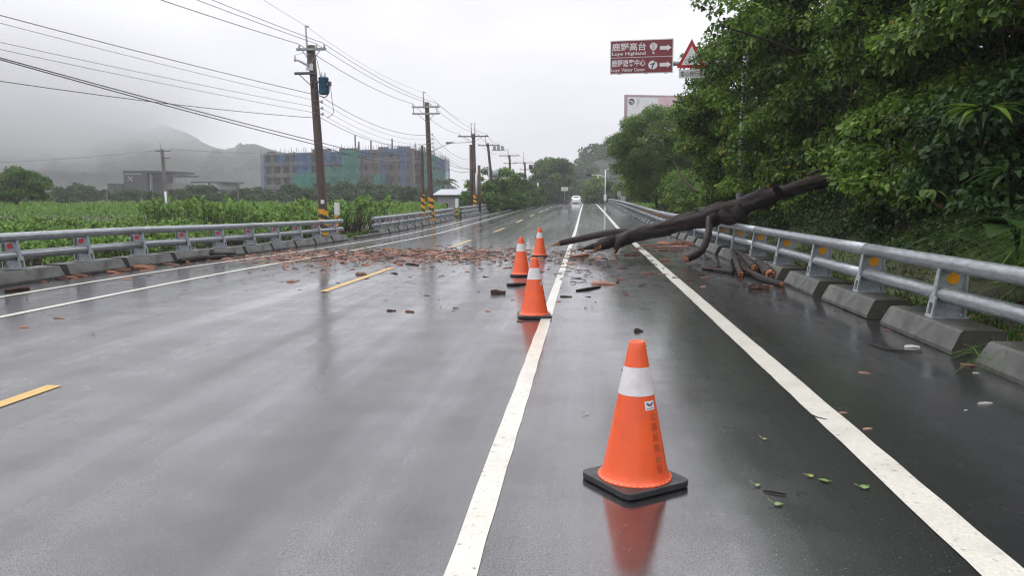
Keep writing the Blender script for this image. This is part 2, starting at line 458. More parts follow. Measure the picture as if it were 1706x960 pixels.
def guardrail(label, path, ys, s, ref_mat, rail_ends, x_rail=.285, loc_y=0):
    """path(y)->x of the foot of the road face"""
    o = thing('guard_rail', label, 'guard rail', (path(ys[0]), ys[0], road_z(path(ys[0]), ys[0])), 0, None)
    L0 = Vector(o.location)
    key = s
    if key not in REF:
        bm_ = block_mesh(s).build('concrete_block', [M['concrete'], M['concrete_dark']], o); pm = post_mesh(s).build('post', M['post_steel'], o)
        rf = MB(); rf.tube([(0, 0, 0), (0, -.012, 0)], .062 if s > 0 else .05, 20, 0); rf.tube([(0, .002, 0), (0, -.007, 0)], .070 if s > 0 else .057, 20, 1)
        bm_.modifiers.new('bevel', 'BEVEL').width = .012
        REF[key] = (bm_.data, pm.data); bpy.data.objects.remove(bm_); bpy.data.objects.remove(pm)
        REF['r', s] = rf
    bme, pme = REF[key]
    if ('rm', s) not in REF:
        t_ = REF['r', s].build('reflector', [ref_mat, M['post_steel']]); REF['rm', s] = t_.data; bpy.data.objects.remove(t_)
    for i, y in enumerate(ys):
        x = path(y); z = road_z(x, y); sl = math.atan((road_z(x, y + 1) - road_z(x, y - 1)) / 2)
        yaw = -math.atan((path(y + 1) - path(y - 1)) / 2)
        loc = Vector((x, y, z)) - L0
        bl = place(bme, 'concrete_block', o, loc + Vector((0, 0, random.uniform(-.008, .008))), (sl, 0, yaw + random.uniform(-.012, .012)))
        if y < 60:
            bv = bl.modifiers.new('bevel', 'BEVEL'); bv.width = .014; bv.segments = 2
        p_ = place(pme, 'post', o, loc, (sl, 0, yaw))
        place(REF['rm', s], 'reflector', p_, (s * .365, -.013, .642))
    # rails in three-post lengths, a sleeve at each joint
    y0, y1 = rail_ends; seg = (ys[1] - ys[0]) * 3; y = y0; first = True
    joints = [y0]
    j = ys[0] - .12 if ys[0] - y0 < seg else ys[0]
    j = ys[0] + .0
    while j < y1 - .5:
        if j > y0 + .5: joints.append(j)
        j += seg
    joints.append(y1)
    for za in (.80, .475):
        for a, b_ in zip(joints, joints[1:]):
            n = max(2, int((b_ - a) / .9)); pts = []
            for i in range(n + 1):
                yy = a + .004 + (b_ - a - .008) * i / n; xx = path(yy)
                pts.append(Vector((xx + s * x_rail, yy, road_z(xx, yy) + za)) - L0)
            mb = MB(); mb.tube(pts, .082, 20 if a < 30 else 12)
            if b_ < y1 - .1 and b_ < 45:
                yy = b_; mb.tube([Vector((path(q) + s * x_rail, q, road_z(path(q), q) + za)) - L0 for q in (yy - .06, yy + .06)], .0775, 16)
            mb.build('rail', M['galv'], o)
    return o
ry_ = [8.31 + 2.215 * i for i in range(-2, 55)]
right = guardrail('long galvanised two-pipe guard rail with amber reflectors below the leafy bank', lambda y: 3.42, ry_, 1, M['amber'], (1.6, 128.5))
left_path = lambda y: -9.73
l1 = [12.64 + 1.932 * i for i in range(-4, 10)]
guardrail('galvanised pipe guard rail with red reflectors, nearest length on the left', left_path, l1, -1, M['red_ref'], (4.2, 31.0))
P2L = lambda y: -9.9
l2 = [37.4 + 2.0 * i for i in range(11)]
guardrail('middle length of pipe guard rail beyond the grassy gap, before the second utility pole', P2L, l2, -1, M['red_ref'], (36.3, 58.4))
l3 = [62.5 + 2.0 * i for i in range(12)]
guardrail('third length of pipe guard rail, past a small shrub and by the twin poles', P2L, l3, -1, M['red_ref'], (61.5, 85.5))
l4 = [88.5 + 2.0 * i for i in range(18)]
guardrail('farthest length of pipe guard rail on the left, below the roadside trees', P2L, l4, -1, M['red_ref'], (87.5, 123.5))
# kerb across the gap in the left rail
kb = MB()
a_, b_ = Vector((-9.72, 31.9, 0)), Vector((-9.8, 36.0, 0))
for i in range(4):
    q0 = a_.lerp(b_, i / 4 + .005); q1 = a_.lerp(b_, (i + 1) / 4 - .005)
    c = (q0 + q1) / 2; c.z = road_z(c.x, c.y) + .05
    kb.box(c, (.18, (q1 - q0).length, .16))
tag(kb.build('kerb', M['concrete'], bevel=.012), kind='structure')

# ------------------------------------------------------------------ traffic cones
CONE_R0, CONE_R1, CONE_H, CONE_B = .172, .040, .735, .045
def cone_r(z): return CONE_R0 + (CONE_R1 - CONE_R0) * (z - CONE_B) / (CONE_H - CONE_B)
def make_cone(label, loc, rz, ang_print):
    o = thing('traffic_cone', label, 'traffic cone', loc, rz, 'traffic cones along the white line')
    b = MB(); hs = .205; rr = .05; pts = []
    for cx, cy_, a0 in ((1, 1, 0), (-1, 1, 90), (-1, -1, 180), (1, -1, 270)):
        for k in range(5):
            a = R(a0 + k * 22.5); pts.append((cx * (hs - rr) + rr * math.cos(a), cy_ * (hs - rr) + rr * math.sin(a)))
    b.prism(pts, (0, 0, .006), (1, 0, 0), (0, 1, 0), .032)
    for cx in (-1, 1):
        for cy_ in (-1, 1): b.box((cx * .15, cy_ * .15, .004), (.07, .07, .008))
    b.build('base', M['rubber'], o, bevel=.006)
    b = MB(); z2, z3 = .475, .615
    b.lathe([(.188, .038), (.190, .044), (.178, .050), (.1725, .058), (cone_r(.09), .09)] + [(cone_r(z), z) for z in np.linspace(.13, z2, 6)], 40)
    b.lathe([(cone_r(z2) - .003, z2), (cone_r(z3) - .003, z3)], 40)
    b.lathe([(cone_r(z), z) for z in np.linspace(z3, CONE_H, 4)] + [(CONE_R1 - .003, CONE_H + .006), (CONE_R1 - .012, CONE_H + .006), (CONE_R1 - .014, CONE_H - .08), (.001, CONE_H - .09)], 40)
    b.build('cone_body', M['orange'], o)
    b = MB()          # row of studs where the cone is pinned to its foot
    for k in range(36):
        a = 2 * math.pi * k / 36
        b.lathe([(.0065, 0), (.005, .003), (.0005, .004)], 6, (.1835 * math.cos(a), .1835 * math.sin(a), .0445))
    b.build('stud_ring', mat('pale_orange_stud', (.75, .36, .26), (.6, .26, .18), 40, .5), o)
    b = MB(); b.lathe([(cone_r(z2) + .0015, z2), (cone_r((z2 + z3) / 2) + .0015, (z2 + z3) / 2), (cone_r(z3) + .0015, z3)], 40)
    b.build('reflective_band', M['cone_white'], o)
    def wrap(v, z, ang, off):     # v.x across, v.y up
        zz = z + v.y; rr = cone_r(zz) + off; a = ang + v.x / rr
        return (rr * math.cos(a), rr * math.sin(a), zz)
    b = MB()
    for i, ch in enumerate("公路局關山段"):
        v, f = text_mesh(ch, .045, -.0004)
        v = [q - Vector((.0235, 0, 0)) for q in v]
        b._add([wrap(q, .355 - i * .052, ang_print + .02, .0012) for q in v], f)
    b.build('lettering', M['print'], o)
    b = MB(); n = 8
    for (x0, x1, y0, y1, off, m) in ((-.031, .031, -.022, .022, .0014, 0),):
        vs = [wrap(Vector((x0 + (x1 - x0) * i / n, y, 0)), .428, ang_print - .10, off) for i in range(n + 1) for y in (y0, y1)]
        b._add(vs, [(2 * i, 2 * i + 2, 2 * i + 3, 2 * i + 1) for i in range(n)], m)
    def wing(sg, m):
        q = [(0, .0), (.010, .010), (.026, .014), (.022, .006), (.018, .0), (.012, -.004), (.004, -.007)]
        vs = [wrap(Vector((sg * x, y + .003, 0)), .428, ang_print - .10, .0022) for x, y in q]
        b._add(vs, [tuple(range(7)) if sg > 0 else tuple(range(7))[::-1]], m)
    wing(1, 1); wing(-1, 1)
    vs = [wrap(Vector((.006 * math.cos(k * .785), .006 * math.sin(k * .785) + .002, 0)), .428, ang_print - .10, .003) for k in range(8)]
    b._add(vs, [tuple(range(8))], 2)
    for k in range(6):
        vs = [wrap(Vector((-.022 + k * .008 + x, -.016 + y, 0)), .428, ang_print - .10, .0022) for x, y in ((0, 0), (.005, 0), (.005, .005), (0, .005))]
        b._add(vs, [(0, 1, 2, 3)], 1)
    b.build('sticker', [M['sign_white'], mat('sticker_blue', (.06, .2, .4), (.05, .16, .33), 9, .4), M['sign_red']], o)
    return o
def cone_at(px, py, rz, label, turn=50):
    p = G(px, py); make_cone(label, p, rz, math.atan2(-p.y, -p.x) + R(turn) - rz)
cone_at(1057, 804, R(36), 'nearest orange traffic cone with white band and dark vertical lettering, standing alone in front')
cone_at(890, 528, R(8), 'second orange traffic cone from the front, its foot touching the white lane line', 70)
cone_at(868, 459.5, R(4), 'orange traffic cone farthest left of the four, with a dark stick lying at its foot', 150)
cone_at(899, 427, R(2), 'farthest orange traffic cone, just left of the fallen limb\'s broken tip', 200)

# ------------------------------------------------------------------ fallen tree
from mathutils import noise as mnoise
def spline(pts, rad, step):
    """Catmull-Rom through the points"""
    Pn = [Vector(p) for p in pts]; Pn = [Pn[0] * 2 - Pn[1]] + Pn + [Pn[-1] * 2 - Pn[-2]]
    rr = [rad[0]] + list(rad) + [rad[-1]]
    o, q = [], []
    for i in range(1, len(Pn) - 2):
        n = max(1, int((Pn[i + 1] - Pn[i]).length / step))
        for k in range(n):
            t = k / n; a, b, c, d = Pn[i - 1], Pn[i], Pn[i + 1], Pn[i + 2]
            o.append(.5 * ((2 * b) + (c - a) * t + (2 * a - 5 * b + 4 * c - d) * t * t + (3 * b - a - 3 * c + d) * t ** 3))
            q.append(rr[i] + (rr[i + 1] - rr[i]) * t)
    o.append(Pn[-2]); q.append(rr[-2]); return o, q
def limb(pts, rad, n=22, step=.12, rough=.16, freq=3.0, seed=0, ends=(True, True)):
    pts, rad = spline(pts, rad, step); b = MB()
    b.tube(pts, rad, n)
    for i in range(len(pts)):
        for k in range(n):
            v = Vector(b.v[i * n + k]); c = pts[i]; d = v - c
            q = Vector((v.x * freq * .6, v.y * freq, v.z * freq)) + Vector((seed, seed * 2, 0))
            al = i * step; ca = 2 * math.pi * k / n
            rid = mnoise.noise(Vector((math.cos(ca) * 2.4 + seed, math.sin(ca) * 2.4, al * 1.1))) * .14 + mnoise.noise(Vector((math.cos(ca) * 5 + seed, math.sin(ca) * 5, al * 2.6))) * .09
            f = 1 + rid + rough * mnoise.fractal(q, 1.0, 2.0, 4) + rough * .8 * mnoise.noise(q * .33)
            b.v[i * n + k] = tuple(c + d * f)
    return b, pts, rad
def splinters(b, c, d, rad, cnt=16, ln=.25, m=0):
    """torn end: shards of different length standing out of the break"""
    d, u, v = frame_of(d); c = Vector(c)
    b.tube([c - d * .02, c + d * .03], [rad * .93, rad * .8], 10, m)
    for i in range(cnt):
        a = random.uniform(0, 6.28); r_ = rad * math.sqrt(random.random()) * .85
        p = c + u * math.cos(a) * r_ + v * math.sin(a) * r_
        l = ln * random.uniform(.3, 1.0) * (1.2 - .6 * r_ / rad); wv = rad * random.uniform(.12, .3)
        q = p + d * l + (u * random.uniform(-1, 1) + v * random.uniform(-1, 1)) * wv * .4
        b.tube([p - d * .04, p + d * l * .6, q], [wv, wv * .7, wv * .12], 5, m, smooth=False)
tp = [(1520, 270, 17.6), (1450, 280, 18.4), (1385, 297, 18.9), (1321, 315, 19.2), (1262, 332.5, 19.5), (1219, 350, 19.7), (1175, 361.5, 19.8), (1117, 377.5, 20.0), (1058, 391, 20.1), (1029, 401.5, 20.1), (1004, 407, 20.1)]
tr = [.10, .13, .15, .175, .21, .225, .24, .20, .172, .165, .16, .12]
W = [P(*q) for q in tp]
ft = thing('fallen_tree', 'big fallen tree trunk with dark wet bark lying across the right lane and guard rail', 'fallen tree', (W[-1].x, W[-1].y, road_z(W[-1].x, W[-1].y)))
F0 = Vector(ft.location)
b, pp, rr_ = limb([q - F0 for q in W], tr, 36, .05, .30, 3.2, 3)
# flare and lumps at the broken fork
b.build('trunk', M['bark'], ft)
def sub(name, pts, rad, m='bark', n=22, rough=.20, seed=1, freq=4):
    bb, p2, r2 = limb([P(*q) - F0 for q in pts], rad, n, .05, rough, freq, seed)
    return bb, p2, r2
bb, p2, r2 = sub('limb', [(1062, 388, 20.2), (1047, 385, 20.6), (1016, 388, 21.2), (986, 393.5, 21.8), (955, 400.5, 22.3), (934, 405.5, 22.5)], [.13, .105, .095, .097, .093, .08], seed=5, rough=.12)
o = bb.build('limb', M['bark'], ft)
mb = MB(); splinters(mb, p2[-1], p2[-1] - p2[-3], .07, 18, .45); mb.build('torn_end', M['broken_wood'], ft)
bb, p2, r2 = sub('limb', [(1196, 360, 19.6), (1182, 366, 19.2), (1181, 386, 18.7), (1174, 408, 18.2), (1164, 421, 17.8), (1152, 428.5, 17.6), (1144, 432.5, 17.5)], [.125, .09, .08, .08, .085, .085, .07], seed=9)
bb.build('limb', M['bark'], ft)
mb = MB(); splinters(mb, p2[-1], p2[-1] - p2[-4], .068, 18, .16)
splinters(mb, p2[-4] + Vector((-.08, 0, .0)), Vector((-1, .1, -.05)), .045, 8, .28); mb.build('torn_end', M['broken_wood'], ft)
# torn stubs and burls where the trunk forked and broke
def ragged(pts, rad, n=9, jit=.34, sub=4):
    w_ = [P(*q) - F0 for q in pts]; p2, r2 = spline(w_, rad, .045); b = MB()
    b.tube(p2, r2, n)
    for i in range(len(p2)):
        for k in range(n):
            v = Vector(b.v[i * n + k]); c = p2[i]; a = 6.283 * k / n
            f = 1 + jit * 1.3 * mnoise.noise(Vector((math.cos(a) * 1.6, math.sin(a) * 1.6, i * .22 + pts[0][0]))) + random.uniform(-jit, jit) * .35
            b.v[i * n + k] = tuple(c + (v - c) * f)
    return b
for pts, rad in [
    ([(1046, 397, 20.0), (1034, 402, 19.9), (1027, 412, 19.8), (1025, 423, 19.75)], [.15, .13, .075, .012]),
    ([(1024, 400, 20.1), (1006, 406, 20.0), (996, 412, 19.95), (990, 420, 19.9)], [.17, .155, .11, .02]),
    ([(1014, 405, 20.1), (990, 410, 20.0), (962, 416.5, 20.0)], [.12, .075, .018]),
    ([(1222, 350, 19.6), (1231, 359, 19.5), (1238, 367, 19.45), (1236, 374, 19.4)], [.23, .20, .13, .05]),
    ([(1200, 356, 19.6), (1210, 362, 19.5), (1220, 367, 19.45), (1228, 369, 19.4)], [.19, .18, .14, .08]),
    ([(1258, 330, 19.5), (1266, 320, 19.4), (1277, 311, 19.4)], [.13, .08, .03]),
    ([(1175, 362, 19.7), (1165, 352, 19.8), (1158, 349, 19.8)], [.10, .045, .015]),
    ([(1300, 322, 19.2), (1290, 310, 19.0), (1284, 306, 18.9)], [.11, .05, .015])]:
    ragged(pts, rad).build('stub', M['bark'], ft)
mb = MB(); q = P(971, 415.5, 20) - F0; splinters(mb, q, Vector((-1, 0, -.18)), .05, 9, .22)
q = P(1035, 396, 19.9) - F0
mb.build('torn_end', M['broken_wood'], ft)
for q_, d_, r_q, l_q in (((1000, 412, 19.85), (-.9, -.3, -.4), .05, .2), ((1024, 419, 19.7), (-.1, -.3, -1), .028, .14), ((991, 418, 19.8), (-.5, -.2, -1), .032, .13)):
    mb = MB(); splinters(mb, P(*q_) - F0, Vector(d_), r_q, 9, l_q); mb.build('torn_end', M['broken_wood'], ft)

# ------------------------------------------------------------------ broken logs and branches by the right rail
def log(name, label, pts, rad, ends=(False, True), lift=0.0, group=None, m='bark', seed=0, cat='broken branch'):
    w_ = []
    if name != 'twig': rad = [q * .76 for q in rad]
    for i, (px, py) in enumerate(pts):
        p = G(px, py); p.z += rad[i] * .9 + (lift[i] if isinstance(lift, (list, tuple)) else lift); w_.append(p)
    o = thing(name, label, cat, (w_[0].x, w_[0].y, road_z(w_[0].x, w_[0].y)), 0, group); o0 = Vector(o.location)
    bb, p2, r2 = limb([q - o0 for q in w_], rad, 14, .06, .14, 6, seed)
    bb.build('bark', M[m], o)
    mb = MB(); any_ = False
    if ends[1]: splinters(mb, p2[-1], p2[-1] - p2[-3], r2[-1], 22, r2[-1] * 2.0); any_ = True
    if ends[0]: splinters(mb, p2[0], p2[0] - p2[2], r2[0], 12, r2[0] * 1.1); any_ = True
    if any_: mb.build('torn_end', M['broken_wood'], o)
    return o
log('broken_branch', 'short curved broken branch, leftmost of the logs piled below the right guard rail', [(1219, 432), (1226, 446), (1234, 461)], [.07, .085, .08], (False, True), [.16, .10, .0], seed=1)
log('broken_branch', 'broken log with an orange torn end leaning between two others by the right guard rail', [(1230, 436), (1243, 446), (1256, 457)], [.06, .09, .10], (False, True), [.18, .12, .06], seed=2)
log('broken_log', 'thickest short log of the pile by the right guard rail, bright torn end', [(1263, 449), (1273, 457), (1283, 466)], [.13, .15, .14], (False, True), [.06, .02, 0], seed=3)
log('broken_branch', 'long thin branch with an orange torn tip lying in front of the log pile', [(1226, 450), (1247, 458), (1272, 469), (1303, 478)], [.05, .07, .075, .065], (False, True), [.05, .02, 0, 0], seed=4)
log('broken_branch', 'flat dark branch lying between the white edge line and the log pile', [(1171, 449), (1196, 453), (1222, 457)], [.05, .055, .05], (False, False), 0, seed=5)
log('broken_branch', 'dark branch lying on the verge behind the right guard rail posts', [(1385, 487), (1420, 493), (1452, 502)], [.04, .05, .04], (False, False), .14, seed=6)
log('broken_branch', 'long dark branch lying along the blocks of the left guard rail', [(300, 438), (330, 434), (375, 430.5)], [.07, .08, .06], (False, False), 0, seed=7)
log('broken_branch', 'dark branch propped on a block of the left guard rail', [(322, 425), (345, 431), (392, 427)], [.05, .06, .045], (False, False), [.16, .10, .05], seed=8)
log('broken_branch', 'short dark stick lying in front of the cone farthest left', [(845, 476.5), (860, 477), (877, 474)], [.03, .04, .02], (False, False), 0, seed=9, cat='stick')
log('broken_branch', 'thin dark stick lying just right of the lane line before the fallen tree', [(960, 485.5), (980, 483), (1000, 479)], [.018, .028, .02], (False, False), 0, seed=10, cat='stick')
log('broken_branch', 'thin dark stick lying against the foot of the left cone', [(851, 461.8), (866, 462), (882, 461)], [.018, .022, .015], (False, False), 0, seed=11, cat='stick')
log('broken_branch', 'forked dark twig lying between the yellow dash and the cones', [(677, 440), (688, 441.5), (697, 443)], [.02, .03, .02], (False, False), 0, seed=12, cat='stick')
log('twig', 'thin curved brown twig on the wet road before the nearest guard rail blocks', [(1447, 573), (1464, 580), (1490, 586), (1536, 587)], [.006, .008, .008, .004], (False, False), .004, seed=13, cat='twig')
log('twig', 'thin dark twig touching the edge line right of the nearest cone', [(1350, 692), (1362, 698), (1378, 701)], [.004, .005, .003], (False, False), .004, seed=14, cat='twig')
log('twig', 'pale brown twig lying among fallen green leaves right of the nearest cone', [(1272, 820), (1290, 824), (1310, 827)], [.004, .006, .004], (False, False), .004, seed=15, cat='twig')
log('broken_branch', 'pale torn stick across the lane line beneath the fallen limb', [(955, 428.5), (968, 428), (979, 427)], [.03, .045, .05], (True, True), 0, m='broken_wood', seed=16, cat='stick')
log('broken_branch', 'flat dark plank-like piece of bark by the nearest left guard rail block', [(8, 487), (30, 485), (48, 483)], [.03, .05, .04], (False, False), 0, m='chip_dark', seed=17, cat='stick')

# ------------------------------------------------------------------ utility poles
def insulator(b, p, h=.16, m=1):
    b.lathe([(.02, 0), (.045, .02), (.03, .05), (.055, .07), (.03, .10), (.045, .12), (.02, h)], 8, p, m)
POLES = {}
def hazard_band(o, r_, z0, z1, lean=(0, 0), H=1):
    """diagonal yellow and black bands round the foot"""
    b = MB(); n = 20; rows = 26; per = .42
    for i in range(rows):
        za, zb = z0 + (z1 - z0) * i / rows, z0 + (z1 - z0) * (i + 1) / rows
        for k in range(n):
            a0, a1 = 2 * math.pi * k / n, 2 * math.pi * (k + 1) / n
            vs = []
            for a, z in ((a0, za), (a1, za), (a1, zb), (a0, zb)):
                vs.append((r_ * math.cos(a) + lean[0] * z, r_ * math.sin(a) + lean[1] * z, z))
            ph = ((zb + za) / 2 + per * (k + .5) / n) / per
            b._add(vs, [(0, 1, 2, 3)], int(ph % 1 < .45), True)
    b.build('hazard_band', [M['hz_yellow'], M['hz_black']], o)
def crossarm(o, z, y_off, half, lean, cx=0.0, ins=(), braces=True, m='steel_grey'):
    b = MB(); x0 = lean[0] * z + cx
    b.box((x0, y_off + lean[1] * z, z), (2 * half, .09, .10))
    if braces:
        for sg in (-1, 1): b.tube([(x0 + sg * half * .6, y_off, z - .04), (lean[0] * (z - .5), y_off, z - .55)], .018, 5)
    arm = b.build('crossarm', M[m], o)
    for x in ins:
        q = MB(); insulator(q, (0, 0, 0)); q.mi = [0] * len(q.mi)
        t = q.build('insulator', M['porcelain'], arm); t.location = (x0 + x, y_off + lean[1] * z, z + .05)
def spike(o, z0, z1, lean, x=0.0, m='steel_grey'):
    b = MB(); b.tube([(lean[0] * z0 + x, -.12, z0), (lean[0] * z1 + x, -.12, z1)], [.045, .04], 8)
    b.box((lean[0] * z1 + x + .07, -.12, z1 - .06), (.14, .05, .05)); b.build('top_spike', M[m], o)
def pole(label, x, y, H, r0, r1, lean=(0, 0), m='pole_wood', band=True, group='utility poles along the left of the road', z=None, name='utility_pole', cat='utility pole'):
    zb = verge_z(x, y) if z is None else z
    o = thing(name, label, cat, (x, y, zb), 0, group)
    b = MB(); n = 8; b.tube([(lean[0] * H * i / n, lean[1] * H * i / n, H * i / n - (.3 if i == 0 else 0)) for i in range(n + 1)], [r0 + (r1 - r0) * i / n for i in range(n + 1)], 16)
    b.build('shaft', M[m], o)
    if band: hazard_band(o, r0 + .006, band[0], band[1], lean)
    return o
def base_of(px, Y): return P(px, 333, Y).x
def hgt(py, Y): return P(900, py, Y).z
# first pole, with the transformer
Y1 = 31.5; X1 = base_of(540, Y1); zb = verge_z(X1, Y1); H1 = hgt(68, Y1) - zb
lean1 = (-.045, 0)
p1 = pole('tall leaning utility pole nearest the road, carrying a blue-green transformer', X1, Y1, H1, .195, .145, lean1, band=(.0, 1.35))
for pyv, cx_, half, ins in ((76, .05, .62, (-.5, .22, .55)), (117, -.25, .47, ())):
    zz = hgt(pyv, Y1) - zb; crossarm(p1, zz, -.19, half, lean1, cx_, ins, True, 'steel_dark' if not ins else 'steel_grey')
spike(p1, H1 - 1.0, hgt(34, Y1) - zb, lean1, -.14)
b = MB(); zt = hgt(153, Y1) - zb; tx = lean1[0] * zt + .43; ty = -.12
b.lathe([(.001, 0), (.19, 0), (.20, .03), (.20, .62), (.215, .63), (.215, .66), (.16, .70), (.001, .71)], 20, (tx, ty, zt))
for zq in (.12, .5): b.box((tx - .25, ty, zt + zq), (.22, .10, .06))
tf = b.build('transformer', M['xfmr'], p1)
for (dx, dy, zq, h_) in ((-.06, -.08, .69, .2), (.08, -.06, .69, .2)):
    q = MB(); q.lathe([(.03, 0), (.05, .03), (.03, .06), (.05, .09), (.03, .12), (.04, .15), (.012, h_)], 8); t = q.build('bushing', M['porcelain'], tf); t.location = (tx + dx, ty + dy, zt + zq)
q = MB(); q.box((tx + .26, ty - .05, zt + .42), (.13, .14, .17)); q.box((tx + .20, ty - .15, zt + .38), (.09, .06, .12)); q.build('junction_box', M['steel_dark'], tf)
q = MB()
q.tube(spline([(tx + .26, ty - .08, zt + .33), (tx + .24, ty - .1, zt + .05), (tx + .08, ty - .1, zt - .12), (tx - .2, ty - .05, zt - .05)], [.02] * 4, .06)[0], .02, 6)
q.tube(spline([(tx + .30, ty - .05, zt + .33), (tx + .34, ty, zt - .3), (tx + .38, ty, zt - .75), (tx + .1, ty, zt - .95)], [.012] * 4, .08)[0], .012, 5)
q.tube(spline([(lean1[0] * zt + .1, -.2, zt + 1.6), (tx - .2, ty - .1, zt + 1.3), (tx - .1, ty - .1, zt + .7)], [.012] * 3, .08)[0], .012, 5)
q.build('loose_cable', M['wire'], p1)
q = MB(); zc_ = hgt(100, Y1) - zb; xx = lean1[0] * zc_
q.tube([(xx - .1, -.2, zc_ - .1), (xx - .5, -.22, zc_ + .12), (xx - .62, -.22, zc_ + .14)], .05, 8); q.tube([(xx - .66, -.22, zc_ + .08), (xx - .66, -.22, zc_ + .34)], .035, 8)
q.box((xx + .02, -.22, zc_ - .16), (.12, .12, .28)); q.box((xx - .12, -.22, zc_ - .22), (.13, .1, .12))
q.tube(spline([(xx - .64, -.22, zc_ + .33), (xx - .4, -.22, zc_ + .4), (xx, -.22, zc_ + .36)], [.01] * 3, .06)[0], .01, 5)
q.build('fuse_switch', M['porcelain'], p1)
def racks(o, H, zs, lean, r_):
    for zq in zs:
        q = MB(); x = lean[0] * zq + r_
        q.box((x + .06, -.02, zq), (.16, .05, .05)); insulator(q, (x + .14, -.02, zq - .07), .14, 0); q.build('side_bracket', M['porcelain'], o)
SEC = [hgt(v, Y1) for v in (155, 165, 176, 186)]
racks(p1, H1, [v - zb for v in SEC[1:]], lean1, .15)
q = MB(); zq = .9; q.box((-.0, -.21, zq + .75), (.14, .03, .16)); q.build('number_plate', M['sign_white'], p1)
# more of the line
spec = [('second', 719, 50.6, 168, 150, .19, .145, -.03), ('third', 792, 73.0, 222, 204, .2, .15, -.02), ('fourth', 824, 88.0, 238, 224, .19, .14, -.10), ('fifth', 853, 111.0, 258, 247, .19, .15, -.05), ('sixth', 877, 125.0, 270, 253, .18, .15, -.04)]
labels = {'second': 'utility pole with two stacked crossarms and striped foot, beside a shorter bare pole',
          'third': 'paired brown utility pole with two top spikes and striped foot, before the roadside trees',
          'fourth': 'leaning utility pole carrying boxes among the top of the roadside trees',
          'fifth': 'distant utility pole with several short crossarms rising above the roadside trees',
          'sixth': 'farthest utility pole with spike and transformer rack, above the treeline'}
PT = [(p1, X1, Y1, zb, H1, lean1)]
for nm, px, Y, pt, psp, r0, r1, ln in spec:
    x = base_of(px, Y); z_ = verge_z(x, Y); H = hgt(pt, Y) - z_; lean = (ln, 0)
    o = pole(labels[nm], x, Y, H, r0, r1, lean, band=(0, 1.9) if nm in ('second', 'third') else ((0.3, 1.6) if nm == 'fourth' else None))
    PT.append((o, x, Y, z_, H, lean))
    spike(o, H - .4, hgt(psp, Y) - z_, lean, -.18)
    if nm == 'second':
        crossarm(o, H - .32, -.16, .92, lean, -.05, (-.85, .3, .8), False); crossarm(o, H - .75, -.16, .92, lean, -.05, (), True)
        q = MB()
        for x_ in (-.8, .75): q.box((lean[0] * H + x_ - .05, -.16, H - .53), (.05, .05, .38))
        q.build('arm_strut', M['steel_grey'], o)
        for zq in np.linspace(H * .60, H * .74, 5): racks(o, H, [zq], lean, .17)
        # street lamp on its bracket
        zl = hgt(248, Y) - z_; q = MB(); xl = lean[0] * zl
        q.tube([(xl + .1, -.1, zl - .15), (xl + 1.3, -.2, zl + .33)], .022, 8); la = q.build('lamp_bracket', M['steel_grey'], o)
        q = MB(); q.hexa([(xl + 1.25, -.25, zl + .30), (xl + 1.75, -.24, zl + .43), (xl + 1.75, -.16, zl + .43), (xl + 1.25, -.15, zl + .30), (xl + 1.25, -.25, zl + .36), (xl + 1.72, -.24, zl + .48), (xl + 1.72, -.16, zl + .48), (xl + 1.25, -.15, zl + .36)]); q.build('lamp_head', M['steel_grey'], la)
    if nm == 'third':
        spike(o, H - .4, hgt(psp, Y) - z_, lean, .16); crossarm(o, H - .25, -.18, 1.45, lean, 0, (-1.3, .5, 1.3), True, 'steel_dark')
        q = MB(); zl = hgt(237, Y) - z_; q.tube([(lean[0] * zl, -.15, zl + .05), (lean[0] * zl - 2.2, -.2, zl - .02)], .03, 6); la = q.build('lamp_bracket', M['steel_grey'], o)
        q = MB(); q.box((lean[0] * zl - 2.3, -.2, zl), (.65, .2, .14)); q.build('lamp_head', M['steel_dark'], la)
        b = MB(); h2 = hgt(240, Y) - z_; b.tube([(-.38, .1, -.2), (-.42, .1, h2)], [.17, .14], 12); b.build('stub_pole', M['pole_wood'], o)
        b = MB(); b.tube([(.42, -.1, -.2), (.38, -.1, hgt(275, Y) - z_)], [.17, .14], 12); b.build('stub_pole', M['pole_wood'], o)
        q = MB(); q.tube([(.16, -.22, 1.8), (.12, -.22, 3.9)], .1, 8); q.build('cable_guard', M['white_steel'], o)
    if nm == 'fourth':
        crossarm(o, H - .25, -.16, 1.25, lean, .1, (-1.1, .4, 1.1), False, 'steel_dark'); crossarm(o, H * .56, -.16, .95, lean, .0, (-.8, .8), False, 'steel_dark')
        q = MB(); zl = hgt(250, Y) - z_; xl = lean[0] * zl
        q.box((xl + 1.15, -.1, zl), (1.5, .4, .08)); [q.box((xl + .7 + .45 * kq, -.1, zl + .27), (.3, .3, .4)) for kq in range(3)]; q.build('switch_rack', M['steel_grey'], o)
        q = MB(); zl = hgt(290, Y) - z_; xl = lean[0] * zl; q.lathe([(.001, 0), (.36, 0), (.36, .8), (.001, .85)], 14, (xl + .5, -.1, zl - .4)); q.build('transformer', M['steel_grey'], o)
        q = MB(); q.tube([(lean[0] * 2 - .2, -.2, 2), (lean[0] * 5 - .2, -.2, 5)], .1, 8); q.build('cable_guard', M['steel_grey'], o)
    if nm in ('fifth', 'sixth'):
        for kx, hh in ((.1, 1.5), (1.2, .9), (2.6, 1.2)): crossarm(o, H - kx, -.16, hh, lean, 0, (-hh * .8, hh * .8), False, 'steel_dark')
        if nm == 'sixth':
            q = MB(); q.lathe([(.001, 0), (.32, 0), (.32, .7), (.001, .75)], 12, (.7, -.1, H - 1.1)); q.build('transformer', M['steel_dark'], o)
